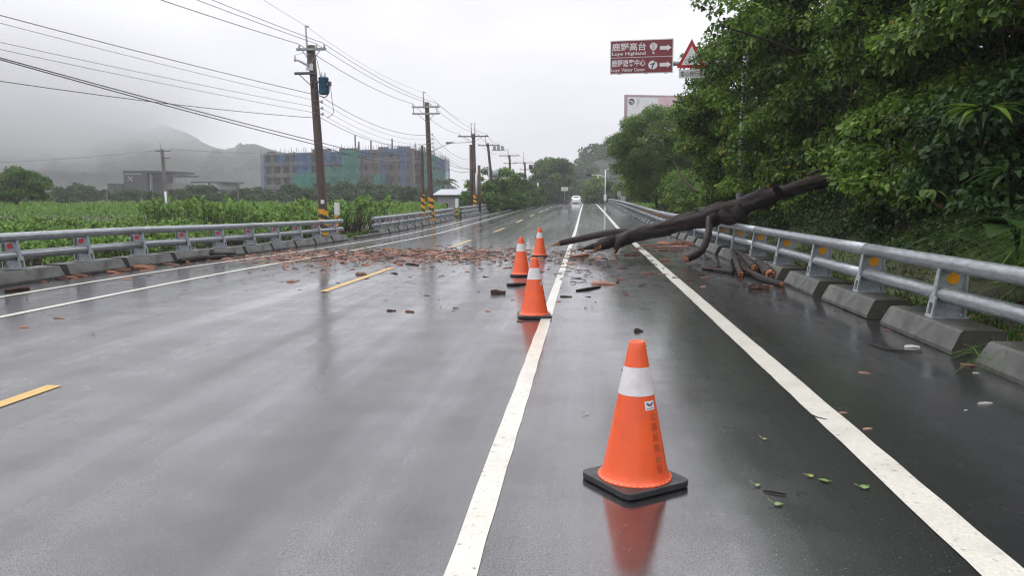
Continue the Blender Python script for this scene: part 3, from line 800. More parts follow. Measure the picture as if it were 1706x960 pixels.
# short bare pole beside the second one
x = base_of(704.5, 48); z_ = verge_z(x, 48)
pole('short bare pole with a pale striped foot, just left of the second utility pole', x, 48, hgt(241, 48) - z_, .12, .09, (.0, 0), band=(.2, 2.0), group=None)
# far poles standing in the crop field
x = base_of(278, 88); z_ = -.75
pf = pole('lone concrete utility pole standing in the crop field before the dark building', x, 88, hgt(244, 88) - z_, .25, .19, (-.035, 0), 'pole_conc', None, None, z_)
Hf = hgt(244, 88) - z_; crossarm(pf, Hf - .25, -.2, .95, (-.035, 0), .25, (-.7, .1, .8), False, 'steel_dark'); spike(pf, Hf - .3, hgt(230, 88) - z_, (-.035, 0), -.12)
crossarm(pf, Hf - 1.1, -.2, .5, (-.035, 0), .5, (.3,), True, 'steel_dark')
q = MB(); q.tube([(.1, -.26, .6), (.0, -.26, 3.2)], .12, 8); q.build('cable_guard', M['white_steel'], pf)
for px, Y, pt, lab in ((397, 100, 297, 'thin dark pole standing by the dark building\'s right end'), (407, 140, 311, 'short thin dark post right of the dark building'), (178, 110, 318, 'thin grey field pole left of the dark building'), (379, 150, 313, 'short grey post below the dark building\'s right wing'), (22, 0, 0, '')):
    if not Y: continue
    x = base_of(px, Y); pole(lab, x, Y, hgt(pt, Y) + .75 + (0 if Y < 120 else .3), .11, .08, (0, 0), 'pole_conc', None, None, -.8 - (0 if Y < 120 else .3))

# ------------------------------------------------------------------ wires
def span(a, b, sag, n=14):
    a, b = Vector(a), Vector(b)
    return [a.lerp(b, i / n) - Vector((0, 0, 4 * sag * (i / n) * (1 - i / n))) for i in range(n + 1)]
def wire(label, pts_sag, rad, m='wire', group='overhead wires along the utility poles'):
    """pts_sag: list of attachment points and the sag after each"""
    out = []
    for (a, s), (b, _) in zip(pts_sag, pts_sag[1:]): out += span(a, b, s)[:-1]
    out.append(Vector(pts_sag[-1][0])); o0 = out[0]
    mb = MB(); mb.tube([q - o0 for q in out], rad, 5)
    o = mb.build('overhead_wire', M[m]); o.location = o0
    return tag(o, label, 'overhead wire', group)
def at_pole(i, dz_frac=None, z=None, dx=0.0, dy=-.2):
    o, x, Y, z_, H, lean = PT[i]
    zz = z - z_ if z is not None else H * dz_frac
    return Vector((x + lean[0] * zz + dx, Y + dy, z_ + zz))
def leftward(p1_, px, py, Yq, sag, Y0=12.0):
    """run the wire on past the first pole so that it leaves the frame where the photograph shows it"""
    Q = P(px, py, Yq); a = Vector(p1_); t = (a.y - Yq) / (a.y - Y0)
    e_ = a + (Q - a) / t; e_.z = a.z + (Q.z - a.z + 4 * sag * t * (1 - t)) / t
    return e_
def attach(i, kind, k):
    o, x, Y, z_, H, lean = PT[i]
    if kind == 'prim':
        offs = {0: (-.45, .27, .6), 1: (-.9, .25, .75), 2: (-1.3, .5, 1.3), 3: (-1.0, .5, 1.2), 4: (-1.2, .1, 1.2), 5: (-1.2, .1, 1.2)}[i]
        dz = {0: hgt(71, Y1) - z_ + .1, 1: H - .1, 2: H - .03, 3: H - .03, 4: H + .1, 5: H + .1}[i]
        return Vector((x + lean[0] * H + offs[k], Y - .2, z_ + dz))
    if kind == 'top':
        zt = {0: hgt(36, Y1), 1: hgt(151, 50.6), 2: hgt(205, 73), 3: hgt(225, 88), 4: hgt(248, 111), 5: hgt(254, 125)}[i]
        return Vector((x + lean[0] * (zt - z_) - .1, Y - .12, zt))
    if kind == 'sec':
        if i == 0: return Vector((x + lean[0] * (SEC[k] - z_) + .25, Y - .05, SEC[k]))
        fr = (.74, .705, .67, .635)[k] if i == 1 else (.70, .67, .64, .61)[k]
        return Vector((x + lean[0] * H * fr + .25, Y - .05, z_ + H * fr))
prim_end = [(270, 0, 22.5), (330, 0, 24.0), (355, 0, 24.6)]
for k in range(3):
    a = attach(0, 'prim', k)
    pts = [(leftward(a, *prim_end[k], .12), .12)] + [(attach(i, 'prim', k), s) for i, s in ((0, .28), (1, .35), (2, .3), (3, .4), (4, .2), (5, 0))]
    wire(('left', 'middle', 'right')[k] + ' of the three upper power lines carried on the pole crossarms', pts, .011 if k else .013)
a = attach(0, 'top', 0)
wire('thin grey topmost wire strung between the pole top spikes', [(leftward(a, 440, 0, 27, .05, 20), .05)] + [(attach(i, 'top', 0), s) for i, s in ((0, .35), (1, .3), (2, .2), (3, .3), (4, .2), (5, 0))], .007, 'wire_grey')
for k, (py, nm) in enumerate(((25, 'highest'), (38, 'second'), (70, 'third'), (82, 'lowest'))):
    a = attach(0, 'sec', k)
    wire(nm + ' of the four wires on the pole side brackets', [(leftward(a, 0, py, 19, .12), .12)] + [(attach(i, 'sec', k), s) for i, s in ((0, .55), (1, .7), (2, 0))], .012 if k == 0 else .008, 'wire' if k == 0 else 'wire_grey')
za = P(536, 197, Y1 - .2)
wire('single service wire tied to the first pole below its side brackets', [(leftward(za, 0, 135, 19, .25), .25), (za, .6), (P(716, 238, 50.4), .5), (P(790, 282, 72.8), 0)], .011)
for k, (pa, pb, pc_) in enumerate((((0, 96), (533, 238), (700, 262)), ((0, 99), (534, 244), (700, 270)))):
    za = P(pb[0] + 4, pb[1], Y1 - .22)
    wire(('upper', 'lower')[k] + ' of the two thick telephone cables crossing the first pole low down', [(leftward(za, *pa, 19, .1), .1), (za, .35 + .12 * k), (P(716, 252 + 9 * k, 50.4), .5), (P(788, 279 + 5 * k, 72.8), 0)], .016)
za = P(284, 248, 88)
wire('thin wire running left from the lone field pole', [(P(-60, 273, 92), .25), (P(274, 249, 87.8), 0)], .022, 'wire_grey', None)
wire('thin wire running right from the lone field pole towards the unfinished building', [(za, .3), (P(520, 254, 112), .3), (P(700, 268, 140), 0)], .022, 'wire_grey', None)
wire('low cable crossing the road far ahead by the traffic light', [(P(770, 300, 118), .5), (P(1015, 298, 134), 0)], .03, 'wire', None)

# ------------------------------------------------------------------ road signs on the gantry
YS = 25.0
gp = P(1235, 300, YS + .5); zb = verge_z(gp.x, gp.y)
ga = thing('sign_gantry', 'grey steel mast with an arm over the lane, half hidden in the tree leaves', 'sign mast', (gp.x, gp.y, zb))
zarm = P(1180, 101, YS).z - zb
b = MB(); b.tube([(0, 0, -.2), (0, 0, 3), (0, 0, zarm + .5)], [.14, .13, .11], 14); b.build('mast', M['steel_grey'], ga)
xl = P(1060, 101, YS).x - gp.x
b = MB(); b.tube([(0, -.0, zarm), (xl * .5, -.0, zarm + .02), (xl, -.0, zarm + .02)], [.085, .075, .07], 12); b.build('arm', M['steel_grey'], ga)
b = MB(); b.lathe([(.24, 0), (.24, .02), (.05, .03)], 12); b.build('foot_plate', M['steel_grey'], ga)
def sign_axes(a, bq):
    ux = (bq - a); w_ = ux.length; ux.normalize(); return ux, w_
A = P(1016, 123.5, YS + .30); Bq = P(1121, 120.5, YS - .05); At = P(1016.5, 67.5, YS + .30)
ux, sw = sign_axes(A, Bq); uy = Vector((0, 0, 1)); ux.z += .0; ux.normalize()
sh = (At - A).length
sgn = thing('direction_sign', 'brown direction sign with white lettering, a hot air balloon and two right arrows', 'road sign', A)
nrm = ux.cross(uy); nrm.normalize()     # towards the camera is +nrm for ux=+X, uy=+Z -> -Y
def panel(bm_, x0, x1, y0, y1, off, t, m=0):
    bm_.prism([(x0, y0), (x1, y0), (x1, y1), (x0, y1)], nrm * off, ux, uy, t, m)
b = MB(); panel(b, 0, sw, 0, sh, -.035, .03); b.build('backing_frame', M['sign_white'], sgn)
mid = sh * .485; e_ = .028
for y0, y1 in ((e_, mid - .012), (mid + .012, sh - e_)):
    b = MB(); panel(b, e_, sw - e_, y0, y1, -.004, .008); b.build('sign_panel', M['sign_brown'], sgn)
b = MB()
for x0 in (.25, 1.1, 1.7): panel(b, x0, x0 + .1, -.012, 0, -.05, .04)
panel(b, .2, .27, .05, sh - .05, -.09, .05); panel(b, 1.75, 1.82, .05, sh - .05, -.09, .05); b.build('rear_bracket', M['steel_grey'], sgn)
def flat(bm_, v, f, x, y, off=.006, sx=1, sy=1, m=0):
    bm_._add([ux * (x + q.x * sx) + uy * (y + q.y * sy) + nrm * off for q in v], f, m)
def fit_text(bm_, s, x0, x1, y0, y1, off=.0065, bold=.012):
    v, f = text_mesh(s, 1, bold)
    a0, a1 = min(q.x for q in v), max(q.x for q in v); b0, b1 = min(q.y for q in v), max(q.y for q in v)
    sx, sy = (x1 - x0) / (a1 - a0), (y1 - y0) / (b1 - b0)
    flat(bm_, [Vector(((q.x - a0) * sx, (q.y - b0) * sy, 0)) for q in v], f, x0, y0, off)
u = sw / 1000.0; vv = sh / 560.0          # sign read off as 1000 x 560 units
T = lambda x, y: (x * u, sh - y * vv)
def txt(s, x0, x1, yt, yb):
    b = MB(); fit_text(b, s, x0 * u, x1 * u, sh - yb * vv, sh - yt * vv); b.build('lettering', M['sign_white'], sgn)
txt("鹿野高台", 30, 570, 48, 178); txt("Luye", 32, 208, 196, 268); txt("Highland", 246, 566, 196, 268)
txt("鹿野遊客中心", 28, 566, 322, 440); txt("Luye", 26, 156, 468, 538); txt("Visitor", 186, 366, 466, 522); txt("Center", 388, 562, 466, 522)
def shape(name, polys, m='sign_white', off=.0065):
    b = MB()
    for q in polys: b._add([ux * (x * u) + uy * (sh - y * vv) + nrm * off for x, y in q], [tuple(range(len(q)))[::-1]])
    return b.build(name, M[m], sgn)
for yc_ in (150, 425):
    shape('arrow', [[(790, yc_ - 30), (905, yc_ - 30), (905, yc_ - 52), (970, yc_), (905, yc_ + 52), (905, yc_ + 30), (790, yc_ + 30)]])
bal = [(690 + 58 * math.cos(a) * (1 if math.sin(a) < 0 else 1 - .55 * math.sin(a) ** 1.5), 120 + (62 if math.sin(a) < 0 else 82) * math.sin(a)) for a in np.linspace(0, 2 * math.pi, 33)[:-1]]
shape('balloon_mark', [bal, [(674, 215), (706, 215), (702, 242), (678, 242)]])
shape('balloon_mark', [[(690 + k - 3, 66), (690 + k + 3, 66), (690 + k * .45 + 2, 200), (690 + k * .45 - 2, 200)] for k in (-26, 0, 26)], 'sign_brown', .009)
shape('visitor_mark', [[(685 + 72 * math.cos(a), 425 + 72 * math.sin(a)) for a in np.linspace(0, 2 * math.pi, 33)[:-1]]])
shape('visitor_mark', [[(640, 408), (700, 392), (722, 398), (690, 440), (684, 482), (662, 488), (668, 440), (686, 414), (645, 424)], [(702, 362), (728, 362), (722, 384), (700, 384)]], 'black', .009)
# warning triangle and its plate
ws = thing('warning_sign', 'red bordered triangular bicycle warning sign with a lettered plate, partly behind leaves', 'road sign', P(1127, 113, YS - .1))
W0 = Vector(ws.location); ux = Vector((1, 0, 0)); nrm = Vector((0, -1, 0)); px2m = YS / F_PX
def tri(x0, x1, yb, yt): return [(x0, yb), (x1, yb), ((x0 + x1) / 2, yt)]
def rnd(name, polys, m, off, t=.008):
    b = MB()
    for q in polys: b.prism([(x * px2m, y * px2m) for x, y in q], nrm * off, ux, uy, t)
    return b.build(name, M[m], ws)
rnd('red_border', [tri(0, 46, 0, 45)], 'sign_red', 0); rnd('white_field', [tri(7.5, 38.5, 4.5, 34)], 'sign_white', .006)
def ring(cx, cy_, r_, w_=.7, n=16): return [[(cx + r_ * math.cos(a), cy_ + r_ * math.sin(a)), (cx + (r_ + w_) * math.cos(a), cy_ + (r_ + w_) * math.sin(a)), (cx + (r_ + w_) * math.cos(a2), cy_ + (r_ + w_) * math.sin(a2)), (cx + r_ * math.cos(a2), cy_ + r_ * math.sin(a2))] for a, a2 in ((2 * math.pi * i / n, 2 * math.pi * (i + 1) / n) for i in range(n))]
def bar(x0, y0, x1, y1, w_=.8):
    d = Vector((x1 - x0, y1 - y0, 0)).normalized(); s_ = Vector((-d.y, d.x, 0)) * w_ / 2
    return [(x0 - s_.x, y0 - s_.y), (x1 - s_.x, y1 - s_.y), (x1 + s_.x, y1 + s_.y), (x0 + s_.x, y0 + s_.y)]
rnd('bicycle_mark', ring(17, 10, 3.6) + ring(29, 10, 3.6) + [bar(17, 10, 20.5, 15.5), bar(20.5, 15.5, 26.5, 15.5), bar(26.5, 15.5, 29, 10), bar(20, 14.5, 23, 10), bar(23, 10, 26.5, 15.5), bar(17, 10, 23, 10), bar(19, 17, 22, 17, 1.1), bar(26.5, 15.5, 26.2, 18), bar(26, 18, 29, 18.3)], 'black', .012, .004)
rnd('text_plate', [[(4, -16), (44.5, -16), (44.5, -2.5), (4, -2.5)]], 'sign_white', 0)
b = MB(); fit_text(b, "當心自行車", 6.5 * px2m, 42 * px2m, -13.5 * px2m, -5 * px2m, .012, .005); b.build('lettering', M['black'], ws)
b = MB(); b.box((23 * px2m, .07, .12), (.07, .08, .7)); b.build('rear_bracket', M['steel_grey'], ws)

# ------------------------------------------------------------------ advertising board behind the trees
YB = 96
a = P(1040, 215, YB); bt = P(1040, 157.5, YB); rgt = P(1165, 151, YB + 1.5)
bb_ = thing('billboard', 'large white and pink billboard rising behind the roadside trees', 'billboard', (a.x, YB, verge_z(a.x, YB)))
B0 = Vector(bb_.location); bw = rgt.x - a.x; z0, z1 = a.z - B0.z, bt.z - B0.z
ux = Vector((bw, 2.0, 0)).normalized(); nrm = ux.cross(Vector((0, 0, 1))); uy = Vector((0, 0, 1))
M['board_pink'] = mat('faded_pink_print', (.60, .40, .42), (.70, .58, .60), .35, .5)
M['board_frame'] = mat('faded_mauve_frame', (.36, .26, .28), (.44, .34, .36), .8, .6)
b = MB(); panel(b, 0, bw, z0, z1, -.25, .25); b.build('frame', M['board_frame'], bb_)
b = MB(); panel(b, .35, 4.2, z0 + .1, z1 - .28, -.002, .012); b.build('white_panel', M['sign_white'], bb_)
b = MB(); panel(b, 4.2, bw - .1, z0 + .1, z1 - .22, -.002, .012); b.build('pink_panel', M['board_pink'], bb_)
def dots(name, polys, m, off):
    b = MB()
    for q in polys: b._add([ux * x + uy * y + nrm * off for x, y in q], [tuple(range(len(q)))])
    b.build(name, M[m], bb_)
cx, cz_ = .85, z1 - .82
dots('round_logo', [[(cx + .38 * math.cos(t), cz_ + .38 * math.sin(t)) for t in np.linspace(0, 2 * math.pi, 25)[:-1]]], 'steel_dark', .014)
dots('round_logo', [[(cx - .33, cz_ - .05), (cx - .05, cz_ + .02), (cx + .3, cz_ - .12), (cx + .3, cz_ - .02), (cx - .02, cz_ + .14), (cx - .32, cz_ + .06)], [(cx - .2, cz_ - .22), (cx + .22, cz_ - .24), (cx + .1, cz_ - .16)]], 'sign_white', .018)
dots('small_print', [[(1.55 + i * .17, z1 - .62 - j * .2), (1.66 + i * .17, z1 - .62 - j * .2), (1.66 + i * .17, z1 - .5 - j * .2), (1.55 + i * .17, z1 - .5 - j * .2)] for i in range(2) for j in range(5 - 2 * i)], 'steel_grey', .014)
b = MB()
for x_ in (1.2, bw / 2, bw - 1.2): b.tube([ux * x_ - nrm * .5 + Vector((0, 0, -.3)), ux * x_ - nrm * .5 + Vector((0, 0, z1 - .3))], .16, 10)
b.build('leg', M['steel_grey'], bb_)

# ------------------------------------------------------------------ traffic light and other far street furniture
def signpost(name, label, cat, px, pyb, Y, parts, group=None):
    x = base_of(px, Y); z_ = verge_z(x, Y) if abs(x + 3) > 7.2 else road_z(x, Y)
    o = thing(name, label, cat, (x, Y, z_), 0, group); return o, x, z_
o, x, z_ = signpost('traffic_light', 'tall white traffic light mast with a long arm over the far end of the road', 'traffic light', 1008, 340, 128, None)
s_ = 128 / F_PX
H = hgt(283, 128) - z_; za = hgt(292, 128) - z_
b = MB(); b.tube([(0, 0, -.2), (0, 0, H)], [.11, .08], 10); b.build('mast', M['white_steel'], o)
b = MB(); b.tube(spline([(0, 0, za - .4), (-.8, 0, za - .02), (-12 * s_, 0, za + .05), (-30 * s_, 0, za)], [.06] * 4, .3)[0], .055, 8)
b.build('arm', M['white_steel'], o)
b = MB(); b.tube([(0, 0, H - .05), (12 * s_, 0, H + .25), (16 * s_, 0, H + .32)], [.045, .035, .04], 8); b.build('lamp_arm', M['white_steel'], o)
b = MB(); b.box((-27 * s_, -.12, za), (9 * s_, .25, .36)); sg = b.build('signal_head', M['black'], o)
for k in range(3):
    q = MB(); q.tube([(0, 0, 0), (0, -.14, -.01)], [.13, .14], 12); t = q.build('lens_hood', M['black'], sg); t.location = (-27 * s_ + (k - 1) * .29, -.24, za)
b = MB(); b.box((-12 * s_, -.1, za - .22), (.18, .14, .55)); b.build('camera_box', M['sign_white'], o)
b = MB(); b.box((0, -.14, 1.05), (.42, .22, .95), 0); b.build('control_box', M['sign_white'], o)
def panel_post(name, label, cat, px, Y, py_t, py_b, wpx, m, py_ground=None, pm='steel_grey', dz=0, group=None):
    o, x, z_ = signpost(name, label, cat, px, 0, Y, None, group); zt, zb2 = hgt(py_t, Y) - z_, hgt(py_b, Y) - z_
    b = MB(); b.tube([(0, .04, -.3), (0, .04, zt)], .04, 8); b.build('post', M[pm], o)
    b = MB(); b.box((0, -.02, (zt + zb2) / 2), (wpx * Y / F_PX, .05, zt - zb2)); b.build('panel', M[m], o, bevel=.02)
    return o
panel_post('road_sign', 'small grey sign back on a thin post beside the far right guard rail', 'road sign', 1031, 112, 319, 327, 6, 'steel_grey')
panel_post('road_sign', 'small red and orange sign among the leaves at the far right verge', 'road sign', 1042, 110, 319, 326, 4, 'sign_red')
o = panel_post('utility_cabinet', 'grey roadside cabinet on a post behind the far right guard rail', 'cabinet', 1037, 110, 327, 340, 8, 'steel_grey')
o = panel_post('hanging_sign', 'small white rectangular sign above the road end before the dark trees', 'road sign', 940.5, 165, 312, 318, 11, 'sign_white')
b = MB(); b.box((0, -.05, hgt(315, 165) - o.location.z), (1.1, .02, .10)); b.build('dark_stripe', M['steel_dark'], o)
panel_post('road_sign', 'upright white rounded sign at the far end of the left guard rail', 'road sign', 897, 122, 330, 341, 5, 'sign_white')
o = panel_post('signal_post', 'thin post with a white box above the far left trees', 'traffic light', 896, 130, 304, 318, 3, 'sign_white')
panel_post('signal_post', 'thin post with a small dark signal box left of the white one', 'traffic light', 883, 130, 301, 307, 4, 'black')
def marker(label, px, Y, pyt, wd, white):
    x = base_of(px, Y); z_ = verge_z(x, Y) if x < -10.4 else road_z(x, Y)
    o = thing('hazard_post', label, 'marker post', (x, Y, z_), 0, 'striped marker posts along the left verge'); zt = hgt(pyt, Y) - z_
    b = MB(); r_ = wd / 2; h0 = zt * (1 - white); rows = 14
    for i in range(rows):
        za_, zb_ = h0 * i / rows, h0 * (i + 1) / rows
        for k in range(4):
            q = [(-r_, -r_), (r_, -r_), (r_, r_), (-r_, r_)]; a_, c_ = q[k], q[(k + 1) % 4]
            m_ = int(((za_ / .34) + k * .5) % 1 < .5)
            sl = .08
            b._add([(a_[0], a_[1], za_), (c_[0], c_[1], za_ + sl * (1 if i else 0)), (c_[0], c_[1], zb_ + sl * (i < rows - 1)), (a_[0], a_[1], zb_)], [(0, 1, 2, 3)], m_)
    b.build('striped_shaft', [M['hz_yellow'], M['hz_black']], o)
    b = MB(); b.box((0, 0, (h0 + zt) / 2), (wd * 1.12, wd * 1.12, zt - h0)); b.build('pale_cap', M['sign_white'], o, bevel=.015)
marker('square black and yellow striped post with a pale top, right of the first utility pole', 561, 33.2, 338, .17, .34)
marker('striped post with a white top before the small grey shed', 761, 66, 331, .22, .5)
marker('striped post with a white top below the far left trees', 822, 90, 331, .22, .5)

# ------------------------------------------------------------------ white car
yc0 = 143.0; xc0 = base_of(960, yc0) + .0
car = thing('car', 'small white car driving away with spray behind its wheels, far up the road', 'car', (xc0, yc0, road_z(xc0, yc0)))
M['car_white'] = mat('white_car_paint', (.78, .78, .79), (.74, .74, .75), 2, .2, coat=.6)
M['glass'] = mat('dark_car_glass', (.03, .02, .022), (.05, .03, .03), 3, .08)
M['tyre'] = mat('tyre_rubber', (.02, .02, .02), (.03, .03, .03), 8, .7)
def loft(sections, name, m, parent, bevel=.03):
    b = MB(); n = len(sections[0]); vs = [q for s__ in sections for q in s__]; fs = []
    for i in range(len(sections) - 1):
        for k in range(n): fs.append((i * n + k, i * n + (k + 1) % n, (i + 1) * n + (k + 1) % n, (i + 1) * n + k))
    fs += [tuple(range(n))[::-1], tuple(range((len(sections) - 1) * n, len(sections) * n))]
    b._add(vs, [f[::-1] for f in fs]); return b.build(name, m, parent, bevel=bevel)
def sec(y, w0, w1, z0, z1): return [(-w0, y, z0), (w0, y, z0), (w0 * 1.02, y, (z0 + z1) / 2), (w1, y, z1), (-w1, y, z1), (-w0 * 1.02, y, (z0 + z1) / 2)]
loft([sec(-2.0, .74, .74, .38, .82), sec(-1.85, .82, .80, .25, .98), sec(-1.0, .85, .82, .22, 1.0), (sec(.6, .85, .82, .22, .97)), sec(1.5, .83, .78, .24, .88), sec(2.05, .72, .66, .32, .72)], 'body', M['car_white'], car)
loft([sec(-1.80, .76, .70, .96, 1.06), sec(-1.35, .76, .58, .96, 1.50), sec(-.2, .77, .60, .96, 1.55), sec(.5, .77, .58, .96, 1.48), sec(1.15, .76, .70, .90, .98)], 'cabin', M['car_white'], car, .04)
b = MB(); b.prism([(-.60, 0), (.60, 0), (.50, .42), (-.50, .42)], (0, -1.77, 1.05), (1, 0, 0), Vector((0, .40, .44)).normalized(), .02); b.build('rear_window', M['glass'], car)
for sg in (-1, 1):
    b = MB(); q = [(sg * .775, -1.35, 1.05), (sg * .775, .85, 1.02), (sg * .63, .42, 1.44), (sg * .63, -1.15, 1.46)]
    b._add(q if sg > 0 else q[::-1], [(0, 1, 2, 3)]); b.build('side_window', M['glass'], car)
    b = MB(); b.box((sg * .69, -1.98, .80), (.18, .06, .22)); b.build('tail_light', M['sign_red'], car, bevel=.02)
    b = MB(); b.box((sg * .92, .65, 1.02), (.16, .1, .12)); b.build('wing_mirror', M['car_white'], car, bevel=.03)
    for yy in (-1.25, 1.3):
        q = MB(); q.tube([(sg * .66, yy, .31), (sg * .86, yy, .31)], .31, 20); wh = q.build('wheel', M['tyre'], car)
        q = MB(); q.tube([(sg * .84, yy, .31), (sg * .87, yy, .31)], .19, 12); q.build('rim', M['galv'], wh)
b = MB(); b.box((0, -2.0, .45), (1.5, .14, .2)); b.build('bumper', M['car_white'], car, bevel=.03)
b = MB(); b.box((0, -2.05, .66), (.42, .02, .15)); b.build('number_plate', M['sign_white'], car)
# spray thrown up behind the wheels: thousands of droplets
nd = 1500; b = MB()
for sg in (-.7, .7):
    for i in range(nd // 2):
        t = random.random() ** .7; yq = -1.2 - t * 3.2; zq = abs(random.gauss(0, .28)) * (.4 + t); xq = sg + random.gauss(0, .16 + .25 * t); r_ = random.uniform(.008, .022)
        p = Vector((xq, yq, zq + .02)); b._add([p + Vector((r_, 0, 0)), p + Vector((-r_, 0, -r_ * .3)), p + Vector((0, r_, .01)), p + Vector((0, 0, r_ * 1.5))], [(0, 1, 3), (1, 2, 3), (2, 0, 3), (0, 2, 1)])
o = b.build('spray', M['sign_white']); o.location = car.location; tag(o, 'white spray of water behind the far car', 'spray', kind='stuff')

# ------------------------------------------------------------------ buildings
M['raw_concrete'] = mat('raw_brown_concrete', (.225, .21, .195), (.115, .107, .10), .35, .8, bmp=.2)
M['brown_wall'] = mat('brown_formwork_wall', (.195, .170, .15), (.135, .12, .108), .25, .85)
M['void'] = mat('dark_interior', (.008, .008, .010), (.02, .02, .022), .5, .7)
def net(name, c, a):
    m, N, L, B = new_mat(name); B.inputs['Base Color'].default_value = (*c, 1); B.inputs['Roughness'].default_value = .8
    f = noise(N, L, coords(N), .35, 4); L.new(rng_map(N, L, f, .3, .7, a - .18, a + .18), B.inputs['Alpha']); return m
M['net_green'] = net('green_safety_net', (.012, .21, .155), .50)
M['net_blue'] = net('blue_safety_net', (.025, .11, .27), .46)
ub = thing('unfinished_building', 'five storey concrete building under construction behind scaffolding and blue and green nets', 'building', (P(443, 333, 232).x, 232, -1.6))
U0 = Vector(ub.location)
def LP(px, Y): p = P(px, 333, Y); return Vector((p.x - U0.x, Y - U0.y, 0))
fl = 3.42; nfl = 5
_shared = {}
def facade(p0, p1, top, bays, wfrac=.62, hfrac=.58, wall='raw_concrete', only=None, depth=.7):
    d = p1 - p0; ln = d.length; ux_ = d / ln; n_ = Vector((ux_.y, -ux_.x, 0)); bw_ = ln / bays; fh = top / nfl
    ww, wh = bw_ * wfrac, fh * hfrac; ang = math.atan2(d.y, d.x)
    b = MB(); Mr = Matrix.Rotation(ang, 3, 'Z')
    for k in range(nfl):
        zs = k * fh; sill = (fh - wh) * .55
        b.box(p0 + ux_ * ln / 2 + Vector((0, 0, zs + sill / 2)), (ln, depth, sill), 0, 0, Mr)
        b.box(p0 + ux_ * ln / 2 + Vector((0, 0, zs + sill + wh + (fh - wh - sill) / 2)) , (ln, depth + .06, fh - wh - sill), 0, 0, Mr)
        for i in range(bays + 1):
            w2 = (bw_ - ww) * (.5 if i in (0, bays) else 1); off = (w2 / 2 if i == 0 else (ln - w2 / 2 if i == bays else i * bw_))
            b.box(p0 + ux_ * off + Vector((0, 0, zs + sill + wh / 2)), (w2, depth - .04, wh), 0, 0, Mr)
    b.build('wall', M[wall], ub)
    key = (round(ww, 3), round(wh, 3))
    if key not in _shared:
        q = MB(); q.box((0, 0, 0), (ww, .1, wh)); q2 = q.build('window', M['void']); _shared[key] = q2.data; bpy.data.objects.remove(q2)  # panes coloured dark for the shade inside the empty openings
        q = MB(); q.box((0, -.09, 0), (.09, .06, wh)); q.box((0, -.09, wh * .12), (ww, .05, .09)); q2 = q.build('mullion', M['raw_concrete']); _shared[key, 'm'] = q2.data; bpy.data.objects.remove(q2)
    for k in range(nfl):
        for i in range(bays):
            if only and i not in only: 
                q = MB(); q.box((0, 0, 0), (ww + .02, .2, wh + .02)); t = q.build('wall_infill', M[wall], ub); t.location = p0 + ux_ * (i + .5) * bw_ - n_ * .1 + Vector((0, 0, k * fh + (fh - wh) * .55 + wh / 2)); t.rotation_euler = (0, 0, ang); continue
            loc = p0 + ux_ * (i + .5) * bw_ - n_ * (depth * .42) + Vector((0, 0, k * fh + (fh - wh) * .55 + wh / 2))
            w_ = place(_shared[key], 'window', ub, loc, (0, 0, ang))
            if random.random() < .6: place(_shared[key, 'm'], 'mullion', w_)
def scaffold(p0, p1, top, off, nets, step=1.9):
    d = p1 - p0; ln = d.length; ux_ = d / ln; n_ = Vector((ux_.y, -ux_.x, 0)); b = MB(); n = int(ln / step)
    for i in range(n + 1):
        for o_ in (off, off + 1.1):
            q = p0 + ux_ * ln * i / n + n_ * o_; b.tube([q, q + Vector((0, 0, top + random.uniform(.2, 1.6)))], .045, 4, smooth=False)
    k = 0
    while k * 1.7 < top + .5:
        for o_ in (off, off + 1.1): b.tube([p0 + n_ * o_ + Vector((0, 0, k * 1.7)), p1 + n_ * o_ + Vector((0, 0, k * 1.7))], .024, 4, smooth=False)
        if k % 2 == 0: b.box(p0 + ux_ * ln / 2 + n_ * (off + .55) + Vector((0, 0, k * 1.7 - .06)), (ln, 1.0, .05), math.atan2(d.y, d.x))
        k += 1
    s__ = b.build('scaffolding', M['steel_dark'], ub); s__['kind'] = 'stuff'
    for (u0, u1, z0, z1, c) in nets:
        b = MB(); cols = 8; vs = []
        for i in range(cols + 1):
            uu = u0 + (u1 - u0) * i / cols; q = p0 + ux_ * ln * uu + n_ * (off + 1.2 + .18 * math.sin(i * 1.9) + random.uniform(-.05, .05))
            vs += [q + Vector((0, 0, z0 * top)), q + n_ * .12 + Vector((0, 0, (z0 + z1) / 2 * top)), q + Vector((0, 0, z1 * top + random.uniform(-.2, .3)))]
        b._add(vs, [(3 * i + j, 3 * i + 3 + j, 3 * i + 4 + j, 3 * i + 1 + j) for i in range(cols) for j in range(2)], 0, True)
        b.build('safety_net', M[c], ub)
pa, pb, pc_, pd_ = LP(443, 236), LP(582, 226), LP(690, 216), LP(741, 282)
T1, T2 = hgt(252, 232) + 1.6, hgt(247, 220) + 1.6
facade(pa, pb, T1, 9)
facade(pb + Vector((0, -1.5, 0)), pc_ + Vector((0, 0, 0)), T2, 8, .36, .40, 'brown_wall', only=(1, 2, 5))
facade(pc_, pd_, T2 * .985, 12, .78, .70)
b = MB(); mid_ = (pb + pd_) / 2
hull = [pa + Vector((0, .5, 0)), pb + Vector((0, .4, 0)), pc_ + Vector((-.6, .8, 0)), pd_ + Vector((-.5, 0, 0)), Vector((pa.x + 2, pd_.y - 10, 0))]
b.prism([(q.x, q.y) for q in hull], (0, 0, T1 - .5), (1, 0, 0), (0, 1, 0), .3); b.build('roof_slab', M['raw_concrete'], ub)
b = MB()
for k in range(1, nfl): b.prism([(q.x, q.y) for q in hull], (0, 0, T1 / nfl * k - .2), (1, 0, 0), (0, 1, 0), .2)
b.build('floor_slab', M['raw_concrete'], ub)
